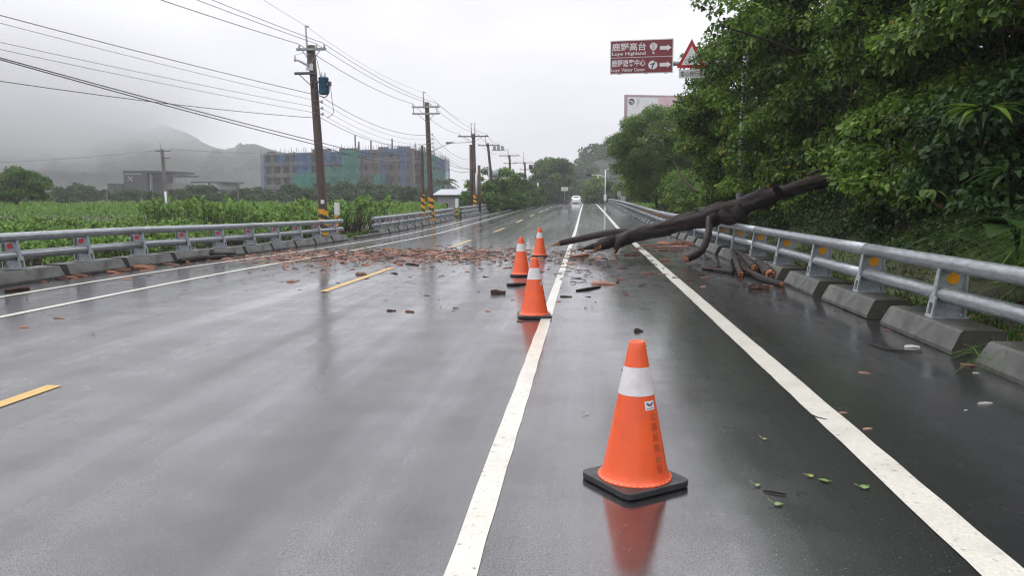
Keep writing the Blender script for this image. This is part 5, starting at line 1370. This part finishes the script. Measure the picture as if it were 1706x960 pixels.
for row, y0 in enumerate(np.arange(34, 47, 1.9)):
    for x in np.arange(-12.6, -26, -1.7): 
        if y0 > 33 + max(0, (-12.6 - x)) * .6: sites.append((x + random.uniform(-.4, .4), y0 + random.uniform(-.5, .5), 'tall'))
for y0 in np.arange(52, 116, 2.4):
    for x in np.arange(-13.2, -96, -1.9):
        sites.append((x + random.uniform(-.5, .5), y0 + random.uniform(-.6, .6), 'tall'))
vis = []
for X, Y, k in sites:
    px = 976 + X / Y * F_PX
    if -170 < px < 770 and not (Y > 70 and px > 735): vis.append((Y, X, k))
vis.sort(); far_sites = vis[290:]; used = set()
for i, (Y, X, k) in enumerate(vis[:290]):
    v = random.choice(low if k == 'low' else tall)
    if id(v) in used: o = copy_tree(v)
    else: used.add(id(v)); o = v
    o.location = (X, Y, verge_z(X, Y)); o.rotation_euler = (0, 0, random.uniform(0, 6.28)); sc = random.uniform(.72, 1.34); o.scale = (sc, sc, sc * random.uniform(.9, 1.1))
    tag(o, 'low light green crop shrub in the front rows behind the left guard rail' if k == 'low' else 'taller leafy light green crop shrub of the rows behind the low front rows', 'crop shrub', 'low crop shrubs of the front rows' if k == 'low' else 'taller crop shrubs of the back rows')
for v in low + tall:
    if id(v) not in used:
        for c in list(v.children): bpy.data.objects.remove(c)
        bpy.data.objects.remove(v)
Ps, Ds, Ls = [], [], []; stem = MB()
for Y, X, k in far_sites:
    z = verge_z(X, Y); h = (1.6 if k == 'tall' else .85) * random.uniform(.85, 1.2); n = 70 if Y < 75 else 46
    d = ball(n); d[:, 2] = np.abs(d[:, 2]) * 1.1 - .15; r_ = (.85 if k == 'tall' else .55)
    Ps.append(np.array([X, Y, z + h * .62]) + d * np.array([r_, r_, h * .42]) * rng.uniform(.5, 1.08, (n, 1))); Ds.append(d + np.array([0, 0, .7])); Ls.append(np.full(n, .26 if Y < 75 else .34))
    if k == 'tall' and Y < 70: stem.tube([(X, Y, z - .1), (X + .05, Y, z + h * .5)], .05, 4)
Ps, Ds, Ls = np.concatenate(Ps), np.concatenate(Ds), np.concatenate(Ls); n = len(Ps)
o = leaf_object('distant_crop', Ps, Ds + rng.normal(size=(n, 3)) * .35, np.array([0, 0, .6]) + rng.normal(size=(n, 3)) * .6, Ls * rng.uniform(.7, 1.25, n), Ls * .42, M['leaf_crop'], tint=np.clip(rng.normal(.42, .2, n), 0, .95))
tag(o, 'back rows of the leafy green crop far across the field', 'crop', kind='stuff')
if len(stem.v): stem.build('stem', M['bark_grey'], o)['kind'] = 'stuff'
# low dark earth bank along the alley between the rows
b = MB(); pts = [(-x_, 50.2 + (x_ - 14) * .02, -.75) for x_ in np.arange(15, 60, 1.5)]
vs = []
for x_, y_, z_ in pts: vs += [(x_, y_ - .5, z_ - .1), (x_, y_, z_ + .38 + random.uniform(-.05, .05)), (x_, y_ + .6, z_ - .1)]
b._add(vs, [(3 * i + j, 3 * i + 1 + j, 3 * i + 4 + j, 3 * i + 3 + j) for i in range(len(pts) - 1) for j in range(2)], 0, True)
tag(b.build('earth_bank', M['soil']), kind='structure')

# ------------------------------------------------------------------ trees of the middle distance and beyond
LG = 'trees bordering the crop field'
o = tree('field_tree', 'round crowned dark trunked tree at the left edge of the crop field', (base_of(22, 74), 74), (base_of(28, 74), 74, 2.6), (2.75, 2.6, 1.95), 84, .45, .85, 70, .20, 'leaf_bright', LG, .2, 14, zmin=-.6)
o = tree('field_tree', 'tree cut by the left frame edge beside the round crowned one', (base_of(-22, 76), 76), (base_of(-14, 76), 76, 1.4), (1.7, 2, 1.2), 26, .4, .7, 70, .2, 'leaf', LG, .14, 6, zmin=-.5)
def small_tree(px, py_top, Y, wpx, label, m='leaf_far', group=LG, ln=.42, squat=.55, nc=26, per=26, zb=None, name='field_tree', zmin=-.75):
    x = base_of(px, Y); zt = hgt(py_top, Y); zb = verge_z(x, Y) if zb is None else zb; w_ = wpx * Y / F_PX / 2; hh = (zt - zb) * squat
    return tree(name, label, (x, Y), (x, Y, zt - hh), (w_, w_ * .9, hh), nc, w_ * .2, w_ * .38, per, ln, m, group, .12, 6, .6, zmin=zmin)
lst = [(103, 314, 128, 32, 'sparse tall tree between the round crowned field tree and the dark building'), (136, 317, 130, 60, 'broad hazy tree left of the dark building'), (164, 318, 132, 34, 'hazy tree touching the dark building\'s left corner'),
       (205, 321, 126, 56, 'hazy bushy tree below the dark building\'s tower'), (243, 322, 122, 22, 'narrow dark conifer-like tree below the dark building\'s tower'), (262, 325, 128, 40, 'hazy low tree left of the lone field pole'),
       (330, 317, 124, 70, 'broad hazy tree below the dark building\'s right wing'), (360, 326, 120, 40, 'low hazy tree right of the dark building\'s wing'), (408, 318, 132, 40, 'rounded hazy tree at the unfinished building\'s left end'),
       (432, 316, 140, 34, 'hazy tree touching the unfinished building\'s left corner'), (85, 336, 112, 60, 'low bush beneath the sparse tall tree'), (115, 329, 100, 34, 'pale green bush rising above the crop rows'),
       (480, 318, 135, 62, 'hazy bushy tree below the unfinished building\'s left half'), (515, 322, 128, 50, 'hazy bush just left of the first utility pole'), (562, 312, 138, 70, 'hazy tree below the unfinished building, right of the first utility pole'),
       (602, 310, 140, 64, 'tallest hazy tree before the middle of the unfinished building'), (645, 318, 136, 52, 'hazy bush before the unfinished building\'s right corner'), (685, 316, 134, 60, 'hazy tree left of the short bare pole\'s top'),
       (722, 324, 126, 44, 'hazy bush just behind the second utility pole'), (300, 330, 118, 60, 'low hazy bush right of the lone field pole'), (20, 332, 118, 70, 'low hazy bush behind the round crowned field tree'), (545, 326, 122, 50, 'low hazy bush behind the first utility pole'), (628, 326, 124, 60, 'low hazy bush in front of the tallest one'), (450, 328, 122, 60, 'low hazy bush before the unfinished building\'s left end')]
for px, pt, Y, w_, lab in lst: small_tree(px, pt - 4, Y, w_ * 1.2, lab, nc=42)
def palm(label, px, Y, py_top, zb=None, nfr=16, fl_=2.6, name='palm_tree', group=None):
    x = base_of(px, Y); zb = verge_z(x, Y) if zb is None else zb; H = hgt(py_top, Y) - zb; o = thing(name, label, 'palm tree', (x, Y, zb), 0, group)
    b = MB(); b.tube([(0, 0, -.2), (.1, 0, H * .5), (.05, 0, H * .86)], [.2, .15, .12], 8); b.build('trunk', M['bark_grey'], o)
    Ps, Ax, Nr = [], [], []
    for i in range(nfr):
        a = 6.28 * i / nfr + random.uniform(-.2, .2); e0 = random.uniform(.1, 1.2)
        for k in range(16):
            t = (k + 1) / 16; c = np.array([.05 + math.cos(a) * fl_ * t * math.cos(e0 * .6), math.sin(a) * fl_ * t * math.cos(e0 * .6), H * .86 + fl_ * (math.sin(e0) * t - .75 * t * t)])
            for sg in (-1, 1):
                Ps.append(c); Ax.append(np.array([-math.sin(a) * sg + math.cos(a) * .6, math.cos(a) * sg + math.sin(a) * .6, -.35])); Nr.append(np.array([0, 0, 1.0]) + rng.normal(size=3) * .2)
    n = len(Ps); leaf_object('fronds', np.array(Ps), np.array(Ax), np.array(Nr), fl_ * .27, fl_ * .035, M['leaf_far'], o, droop=.2); return o
palm('feathery palm tree at the unfinished building\'s right end', 738, 150, 296, None, 18, 3.2)
MG = 'roadside trees on the left beyond the third rail length'
lt = [(800, 296, 84, 62, 'leafy tree nearest the twin pole on the left roadside'), (833, 275, 92, 66, 'tallest of the green roadside trees, around the leaning pole'), (812, 318, 80, 46, 'low bushy tree at the foot of the left roadside trees'),
      (858, 288, 100, 52, 'roadside tree between the leaning pole and the distant pole'), (876, 300, 110, 44, 'roadside tree below the farthest pole'), (893, 312, 116, 34, 'low roadside tree by the white rounded sign'), (846, 318, 92, 60, 'dense lower roadside tree behind the third rail length'), (780, 322, 82, 30, 'small bush between the shed and the twin pole')]
for px, pt, Y, w_, lab in lt: small_tree(px, pt, Y, w_, lab, 'leaf_bright', MG, .26, .62, 44, 46, zmin=-.9)
small_tree(766.5, 337, 60, 8, 'small shrub growing in the gap after the middle rail length', 'leaf', None, .12, .6, 14, 90, name='shrub'); small_tree(830, 334, 86.5, 9, 'small dark shrub at the start of the farthest rail length', 'leaf', None, .16, .6, 14, 70, name='shrub')
FG = 'trees beyond the crest of the road'
def far_tree(px, pt, Y, w_, lab, m='leaf_far', sq=.5, ln=.5, nc=50, per=26, zb=None): return small_tree(px, pt, Y, w_, lab, m, FG, ln, sq, nc, per, zb, 'roadside_tree', -.9)
far_tree(921, 269, 172, 68, 'large spreading tree beyond the crest, left of the white car', 'leaf_fine', .42, .5, 70, 24)
far_tree(905, 300, 160, 40, 'dark lower tree before the large spreading one', sq=.6); far_tree(940, 318, 185, 60, 'dark low tree behind the white car')
far_tree(968, 312, 200, 50, 'dark tree behind the white car\'s right side', sq=.6); far_tree(992, 296, 165, 40, 'vine hung tree left of the traffic light mast', 'leaf', .6); far_tree(996, 281, 178, 14, 'narrow bright crown rising behind the traffic light arm', 'leaf', .3, .4, 16)
far_tree(1020, 306, 155, 36, 'hazy tree right of the traffic light mast', sq=.6); far_tree(1040, 300, 140, 36, 'dark tree behind the grey cabinet', 'leaf', .6); far_tree(1062, 296, 128, 50, 'tree behind the bright grass patch', 'leaf', .6, .4)
far_tree(957, 322, 215, 90, 'low dark trees closing the road end', sq=.6); far_tree(1005, 318, 190, 70, 'low dark bush behind the traffic light mast', sq=.6); far_tree(880, 322, 175, 60, 'low dark bush at the left of the road end', sq=.6)

# ------------------------------------------------------------------ hills
def hill(name, ridge, Y, depth, m, amp, step, back=1.0, fscale=.03):
    """ridge: list of (px, py) seen at distance Y; slope falls towards the road"""
    xs = np.arange(ridge[0][0], ridge[-1][0] + .1, step); b = MB(); rows = 26; vs = []
    zr = [hgt(lerp_table(ridge, x), Y) for x in xs]
    for j in range(rows + 1):
        t = j / rows
        for i, px in enumerate(xs):
            x = base_of(px, Y); yy = Y - depth * (1 - t); f = t ** 1.25
            z = -4 + (zr[i] + 4) * f + amp * (mnoise.fractal(Vector((x * fscale, yy * fscale, 0)), 1, 2, 4)) * min(1, t * 3) * (1 - .75 * (t > .97))
            vs.append((x, yy, z))
    for i, px in enumerate(xs): vs.append((base_of(px, Y), Y + depth * back, -5))
    nx = len(xs); b._add(vs, [(j * nx + i, j * nx + i + 1, (j + 1) * nx + i + 1, (j + 1) * nx + i) for j in range(rows + 1) for i in range(nx - 1)], 0, True)
    return tag(b.build(name, m), kind='structure'), vs
M['forest'] = mat('distant_forest', (.030, .038, .028), (.055, .068, .048), .12, .9, bmp=1.0, bscale=.22, dist=2.5)
hill('mountain', [(-700, 60), (-300, 40), (-100, 60), (60, 120), (140, 175), (200, 202), (240, 212), (262, 209), (280, 204), (312, 214), (340, 230), (378, 246), (392, 244), (412, 236), (430, 238), (455, 246), (475, 252), (520, 268), (600, 290), (700, 312), (800, 326), (900, 334)], 620, 210, M['forest'], 9, 3, .3, .05)
_, hv = hill('wooded_hill', [(860, 330), (905, 300), (925, 292), (948, 277), (962, 276), (972, 272), (982, 262), (1000, 256), (1020, 257), (1045, 256), (1080, 246), (1150, 240), (1250, 232), (1500, 215)], 330, 110, M['forest'], 4, 6, .6, .04)
hv = np.array(hv); sel = hv[(hv[:, 0] > -45) & (hv[:, 0] < 60) & (hv[:, 1] <= 332)]
C = sel[rng.choice(len(sel), 700)] + rng.normal(size=(700, 3)) * np.array([2, 2, .8]) + np.array([0, 0, 1.2]); 
o = leafy('forest_canopy', C, rng.uniform(1.6, 3.4, 700), 1.6, 1.0, M['leaf_far'], None, (0, 0, 0), .7, .3); tag(o, 'wooded canopy of the hazy hill beyond the road end', 'forest', kind='stuff')

# ------------------------------------------------------------------ bark and wood debris
def chip_mesh(kind):
    b = MB(); n = 5; l, w_, t = 1.0, random.uniform(.28, .5), random.uniform(.14, .3); top, bot = [], []
    for i in range(n + 1):
        u = i / n; x = (u - .5) * l; e = (.5 + random.uniform(-.12, .12)) * (1 if 0 < i < n else random.uniform(.3, .8)); zz = .10 * math.sin(u * 3.1 + random.random()) + random.uniform(0, .05)
        top += [(x + random.uniform(-.06, .06), -w_ * e, zz), (x + random.uniform(-.04, .04), w_ * random.uniform(-.15, .15), zz + t), (x + random.uniform(-.06, .06), w_ * e, zz)]
        bot += [(x, -w_ * e * .9, 0), (x, w_ * e * .9, 0)]
    fs = []
    o = len(top)
    for i in range(n):
        a = 3 * i; fs += [(a, a + 3, a + 4, a + 1), (a + 1, a + 4, a + 5, a + 2)]
        c = o + 2 * i; fs += [(c, c + 2, a + 3, a), (c + 1, a + 2, a + 5, c + 3)]
    fs += [(0, 1, 2, o + 1, o), (3 * n, o + 2 * n, o + 2 * n + 1, 3 * n + 2, 3 * n + 1)]
    b._add(top + bot, fs); return b
KIND = {}
for km in ('chip_red', 'chip_pale', 'chip_dark', 'broken_wood'):
    KIND[km] = []
    for i in range(4):
        o = chip_mesh(km).build('bark_chip', M[km]); KIND[km].append(o.data); bpy.data.objects.remove(o)
def chip(p, ln, km, label, group, name='bark_chip', cat='bark chip', rz=None, flat=1.0):
    o = place(random.choice(KIND[km]), name, None, (p.x, p.y, p.z - .001), (random.uniform(-.07, .07), random.uniform(-.05, .05), random.uniform(0, 6.28) if rz is None else rz), (ln * random.uniform(.9, 1.5), ln * random.uniform(.5, 1.2), ln * flat * random.uniform(.55, 1.1)))
    return tag(o, label, cat, group)
def chip_px(px, py, wpx, km, label, name='bark_piece', cat='bark piece', rz=None, flat=.8):
    p = G(px, py); return chip(p, wpx * p.y / F_PX, km, label, None, name, cat, rz if rz is not None else random.uniform(-.4, .4), flat)
named = [(830, 490, 17, 'chip_dark', 'dark clump of bark left of the second cone', 1.2), (683, 520, 15, 'chip_red', 'reddish bark piece alone on the wet lane below the yellow dash, right of another'), (652, 518.5, 13, 'chip_dark', 'dark bark piece alone on the wet lane below the yellow dash'),
  (760, 514, 10, 'chip_red', 'small reddish bark piece left of the second cone with a smaller one below it'), (757, 518, 6, 'chip_red', 'tiny reddish bark piece just below a bigger one, left of the second cone'), (813, 519, 9, 'chip_pale', 'thin pinkish bark piece left of the second cone\'s foot'), (855, 500.5, 8, 'chip_dark', 'thin dark chip left of the second cone'),
  (943, 495, 14, 'chip_dark', 'dark bark piece on the road right of the lane line, level with the second cone'), (867, 536, 12, 'chip_red', 'dead brown leaf of bark at the left corner of the second cone\'s foot'), (931, 503, 7, 'chip_pale', 'tiny pinkish chip lying on the lane line'), (816, 441, 7, 'chip_dark', 'round dark lump left of the farthest left cone'),
  (712, 493, 9, 'chip_red', 'small reddish chip in the reflection of the second pole'), (1006, 474, 30, 'chip_pale', 'long pinkish bark slab between the lane line and the edge line, the biggest there'), (1037, 467, 20, 'chip_red', 'reddish bark slab right of the long pinkish one'), (1053, 426, 22, 'chip_red', 'reddish bark slab beneath the broken end of the trunk'), (1109, 435, 16, 'chip_red', 'reddish bark piece on the shoulder left of the propping limb'),
  (1078, 457, 14, 'chip_red', 'reddish bark piece just left of the edge line below the fallen trunk'), (1105, 458, 18, 'chip_red', 'bark piece touching the edge line below the fallen trunk'), (1125, 464, 10, 'chip_dark', 'small dark chip lying on the edge line'), (1147, 469, 14, 'chip_dark', 'dark bark piece right of the edge line before the log pile'), (1119, 494, 14, 'chip_red', 'low reddish chip left of the edge line nearer the camera'), (1043, 492, 9, 'chip_red', 'small reddish chip midway between the white lines'),
  (1171, 478, 9, 'chip_pale', 'pale orange chip on the shoulder before the log pile'), (1158, 455, 16, 'chip_dark', 'dark bark piece left of the flat dark branch'), (1264, 482, 36, 'chip_dark', 'dark flat bark slab on the road in front of the log pile'), (1280, 477, 18, 'chip_red', 'reddish bark piece on top of the slab before the log pile'), (1064, 553, 11, 'chip_dark', 'small dark red lump directly behind the nearest cone\'s tip', 2.4), (1177, 463, 12, 'chip_red', 'reddish chip right of the edge line near the flat dark branch'),
  (1616, 610, 22, 'chip_red', 'reddish bark chunk between the two nearest right blocks'), (1519, 579, 24, 'cone_white', 'scrap of pale litter on the road beside the nearest full block'), (1480, 551, 9, 'chip_red', 'small reddish chip at the corner of the nearest full block'), (1626, 622, 8, 'cone_white', 'small white pebble by the reddish bark chunk'), (1641, 673, 18, 'cone_white', 'flat whitish scrap near the right frame edge'), (1609, 684, 7, 'cone_white', 'tiny whitish pebble left of the flat whitish scrap'),
  (98, 531, 20, 'chip_red', 'long reddish chip on the wet lane at the far left'), (40, 546, 20, 'chip_pale', 'pale chip on the wet lane at the far left, nearest of two'), (486, 470, 17, 'chip_pale', 'pale orange bark slab on the wet lane left of the yellow dash'), (602, 458, 16, 'chip_red', 'reddish bark piece touching the left side of the yellow dash'), (563, 472, 8, 'chip_dark', 'small dark chip left of the yellow dash\'s near end'), (540, 487, 7, 'chip_dark', 'dark chip at the near end of the yellow dash'),
  (1405, 688, 10, 'chip_pale', 'thin pale chip right of the edge line beside the nearest cone'), (1445, 715, 12, 'chip_pale', 'thin pinkish sliver on the dark shoulder'), (1440, 622, 14, 'chip_pale', 'thin pale sliver on the shoulder before the second near block')]
KIND['cone_white'] = []
for i in range(2):
    o = chip_mesh('w').build('litter', mat('pale_litter', (.5, .48, .46), (.36, .34, .33), 9, .6)); KIND['cone_white'].append(o.data); bpy.data.objects.remove(o)
for t in named:
    chip_px(*t[:5], name='litter_scrap' if t[3] == 'cone_white' else 'bark_piece', cat='litter' if t[3] == 'cone_white' else 'bark piece', flat=t[5] if len(t) > 5 else .7)
for i, (px, py, wpx, km) in enumerate([(1098, 413, 26, 'chip_red'), (1113, 410, 30, 'broken_wood'), (1128, 412, 26, 'chip_red'), (1145, 409, 32, 'chip_red'), (1150, 404, 22, 'broken_wood'), (1080, 415, 18, 'chip_red'), (1064, 416, 15, 'chip_red'), (1122, 416, 22, 'chip_red'), (1136, 415, 18, 'chip_pale'), (1108, 418, 16, 'chip_red')]):
    q_ = G(px, py); q_.z += .04 * (i % 3); chip(q_, wpx * 24 / F_PX, km, 'reddish bark slab heaped on the shoulder behind the propping limb', 'bark slabs heaped on the shoulder behind the fallen trunk', 'bark_slab', 'bark slab', random.uniform(-.5, .5), .62)
for i, (px, py, wpx, km) in enumerate([(120, 463, 24, 'broken_wood'), (135, 461, 26, 'chip_red'), (105, 466, 20, 'chip_dark'), (190, 455, 22, 'broken_wood'), (205, 452, 28, 'chip_red'), (240, 447, 32, 'broken_wood'), (255, 446, 24, 'chip_red'), (75, 470, 14, 'chip_red'), (305, 437, 20, 'broken_wood'), (225, 450, 18, 'chip_dark'), (148, 458, 22, 'chip_dark'), (285, 441, 26, 'chip_red'), (212, 466, 16, 'chip_pale'), (250, 460, 10, 'chip_dark')]):
    chip(G(px, py), wpx * G(px, py).y / F_PX, km, 'bark slab washed up along the left guard rail blocks', 'bark slabs along the left guard rail blocks', 'bark_slab', 'bark slab', random.uniform(-.5, .5), .6)
# bark slab on the right verge seen between the rails
p = P(1528, 458, 9.0); p.z = verge_z(p.x, 9.0) + .05; chip(p, .42, 'broken_wood', 'orange torn slab of wood on the verge seen between the two rails', None, 'wood_slab', 'wood slab', .1, .7)
# the band of scattered chips
dense = []
while len(dense) < 3400:
    x = random.gauss(-5.2, 2.9); c = 20.6 - .10 * (x + 5); y = random.gauss(c, 1.5) - abs(random.gauss(0, 1.6)) * (random.random() < .4)
    if -9.6 < x < .8 and 11 < y < 30 and mnoise.noise(Vector((x * .55, y * 1.1, 3))) > random.uniform(-.75, .35): dense.append((y, x))
sparse = []
while len(sparse) < 760:
    x = random.uniform(-7.5, 3.0); y = 9.5 + random.random() ** .6 * 14
    if random.random() < .25 + .75 * min(1, max(0, (y - 9) / 9)): sparse.append((y, x))
allp = [(y, x, 0) for y, x in dense] + [(y, x, 1) for y, x in sparse]
items = []
for y, x, s_ in allp:
    ln = random.uniform(.03, .10) * (2.2 if random.random() < .10 else 1) * (1 if not s_ else .6); items.append((ln / y, ln, x, y, s_))
items.sort(reverse=True)
def kind_of(s_):
    r_ = random.random()
    return ('chip_red' if r_ < .46 else 'chip_pale' if r_ < .74 else 'broken_wood' if r_ < .84 else 'chip_dark') if not s_ else ('chip_dark' if r_ < .6 else 'chip_red')
LAB = {'chip_red': 'reddish bark chip in the band of debris across the lanes', 'chip_pale': 'pale pinkish bark chip in the band of debris across the lanes', 'broken_wood': 'orange splinter of torn wood in the band of debris', 'chip_dark': 'small dark bark chip scattered on the wet lanes'}
GRP = {'chip_red': 'reddish bark chips scattered across the lanes', 'chip_pale': 'pale bark chips scattered across the lanes', 'broken_wood': 'orange wood splinters scattered across the lanes', 'chip_dark': 'dark bark chips scattered across the lanes'}
rest = {k: [] for k in LAB}
for i, (_, ln, x, y, s_) in enumerate(items):
    k = kind_of(s_); p = Vector((x, y, road_z(x, y)))
    if i < 225: chip(p, ln, k, LAB[k], GRP[k], flat=.6)
    else: rest[k].append((p, ln))
for k, ls in rest.items():
    mb = MB()
    for p, ln in ls:
        Mr = Matrix.Translation(p - Vector((0, 0, .002))) @ Matrix.Rotation(random.uniform(0, 6.28), 4, 'Z') @ Matrix.Diagonal((ln * random.uniform(.8, 1.8), ln * random.uniform(.5, 1.2), ln * random.uniform(.3, .7), 1)); me = random.choice(KIND[k])
        mb._add([Mr @ q.co for q in me.vertices], [tuple(f.vertices) for f in me.polygons])
    o = mb.build('scattered_chips', M[k]); tag(o, {'chip_red': 'fine reddish bark crumbs', 'chip_pale': 'fine pale bark crumbs', 'broken_wood': 'fine orange wood crumbs', 'chip_dark': 'fine dark crumbs'}[k] + ' strewn over the wet lanes', 'wood debris', kind='stuff')
# twigs and torn green bits mixed into the debris
b = MB()
for i in range(420):
    x = random.gauss(-4.2, 3.2) if i < 300 else random.uniform(-.5, 3.1); y = random.gauss(20.2 - .1 * (x + 5), 1.9) if i < 300 else random.uniform(13, 25)
    if not -9.5 < x < 3.2: continue
    a = random.uniform(0, 6.28); l = random.uniform(.06, .32); r_ = random.uniform(.004, .011); c = Vector((x, y, road_z(x, y) + r_ + .006)); d = Vector((math.cos(a), math.sin(a), 0)) * l / 2
    b.tube([c - d, c + Vector((random.uniform(-.02, .02), random.uniform(-.02, .02), random.uniform(0, .02))), c + d], [r_, r_, r_ * .5], 5)
tag(b.build('twig_litter', M['bark']), 'thin dark twigs strewn among the bark debris on the wet lanes', 'twigs', kind='stuff')
n = 260; x = np.where(rng.random(n) < .6, rng.normal(-3.5, 3, n), rng.uniform(-.4, 3.3, n)); y = np.where(rng.random(n) < .7, rng.normal(19.8, 2.2, n), rng.uniform(6, 26, n)); k = (x > -9.4) & (x < 3.3); x, y = x[k], y[k]; n = len(x)
Pn = np.stack([x, y, [road_z(a, c) + .012 for a, c in zip(x, y)]], 1)
o = leaf_object('leaf_scraps', Pn, rng.normal(size=(n, 3)) * np.array([1, 1, .05]), np.array([0, 0, 1.0]) + rng.normal(size=(n, 3)) * .12, rng.uniform(.03, .08, n), rng.uniform(.02, .045, n), M['litter'], droop=.03); tag(o, 'small torn leaf scraps lying on the wet lanes', 'leaf scraps', kind='stuff')
# fallen green leaves by the nearest cone
M['leaf_fresh'] = mat('fresh_fallen_leaf', (.17, .27, .07), (.10, .17, .04), 40, .3); M['leaf_olive'] = mat('yellowing_fallen_leaf', (.26, .30, .05), (.18, .2, .04), 30, .3)
def fallen_leaf(px, py, wpx, rz, m, label):
    p = G(px, py); ln = wpx * p.y / F_PX; o = thing('fallen_leaf', label, 'leaf', (p.x, p.y, p.z + .006), rz, None)
    b = MB(); seg = 6; vs = []
    for i in range(seg + 1):
        t = i / seg; w_ = ln * .34 * math.sin(math.pi * min(1, .06 + t * .94) ** .7) + .001; z = .004 * math.sin(t * 3) + .001
        vs += [(ln * (t - .5), w_, z + w_ * .08), (ln * (t - .5), 0, z), (ln * (t - .5), -w_, z + w_ * .04)]
    b._add(vs, [(3 * i + j, 3 * i + 1 + j, 3 * i + 4 + j, 3 * i + 3 + j)[::-1] for i in range(seg) for j in range(2)], 0, True); b.build('blade', M[m], o)
    b = MB(); b.tube([(-ln * .5, 0, .004), (-ln * .72, .01, .012), (-ln * .9, .03, .02)], .0022, 5); b.build('leaf_stalk', M[m], o)
fallen_leaf(1350, 795, 14, 1.2, 'leaf_olive', 'yellowish fallen leaf left of a green one, right of the nearest cone'); fallen_leaf(1371, 803, 18, 2.6, 'leaf_fresh', 'pale green fallen leaf with a raised stalk beside the yellowish one')
fallen_leaf(1442, 814, 20, -2.4 + 3.1, 'leaf_fresh', 'green fallen leaf farthest right, near the white edge line'); fallen_leaf(1263, 811, 12, .6, 'leaf_fresh', 'small green fallen leaf nearest the cone\'s right side'); fallen_leaf(1298, 843, 17, .3, 'leaf_fresh', 'green fallen leaf nearest the camera')
fallen_leaf(1275, 734, 8, .4, 'leaf_olive', 'tiny yellowish leaf behind the group of fallen leaves'); fallen_leaf(978, 691, 8, .4, 'leaf_olive', 'tiny leaf scrap on the lane left of the nearest cone')

# ------------------------------------------------------------------ low cloud on the mountain, and the haze
def volume_box(name, lo, hi, m):
    b = MB(); b.box([(a + c) / 2 for a, c in zip(lo, hi)], [c - a for a, c in zip(lo, hi)]); return tag(b.build(name, m), kind='stuff')
m = bpy.data.materials.new('haze'); m.use_nodes = True; N = m.node_tree.nodes; L = m.node_tree.links
for n in list(N): N.remove(n)
o_ = N.new('ShaderNodeOutputMaterial'); v = N.new('ShaderNodeVolumePrincipled'); v.inputs['Color'].default_value = (.955, .965, 1.0, 1); v.inputs['Density'].default_value = .00058; v.inputs['Anisotropy'].default_value = .2
L.new(v.outputs[0], o_.inputs['Volume']); HAZE = m
volume_box('haze', (-902, -42, -14), (702, 762, 175), HAZE)
m = bpy.data.materials.new('low_cloud'); m.use_nodes = True; N = m.node_tree.nodes; L = m.node_tree.links
for n in list(N): N.remove(n)
o_ = N.new('ShaderNodeOutputMaterial'); v = N.new('ShaderNodeVolumePrincipled'); v.inputs['Color'].default_value = (.98, .98, .99, 1); v.inputs['Anisotropy'].default_value = .2
p = N.new('ShaderNodeNewGeometry').outputs['Position']; sp = N.new('ShaderNodeSeparateXYZ'); L.new(p, sp.inputs[0])
nz = noise(N, L, p, .012, 4, .55)
hz = mathn(N, L, 'ADD', sp.outputs['Z'], rng_map(N, L, nz, .3, .7, -22, 22)); hz = mathn(N, L, 'SUBTRACT', hz, rng_map(N, L, sp.outputs['X'], -380, -250, 0, 20))
den = mathn(N, L, 'MULTIPLY', rng_map(N, L, hz, 12, 50, 0, .024), mathn(N, L, 'MULTIPLY', rng_map(N, L, sp.outputs['Z'], 95, 165, 1, 0), rng_map(N, L, sp.outputs['X'], -330, -235, 1, 0)))
den = mathn(N, L, 'ADD', den, rng_map(N, L, sp.outputs['X'], -330, -235, .0009, 0)); L.new(den, v.inputs['Density']); L.new(v.outputs[0], o_.inputs['Volume'])
CLOUD = volume_box('low_cloud', (-880, 392, 18), (-230, 598, 170), m); tag(CLOUD, 'low cloud hiding the upper slopes of the mountain', 'cloud')
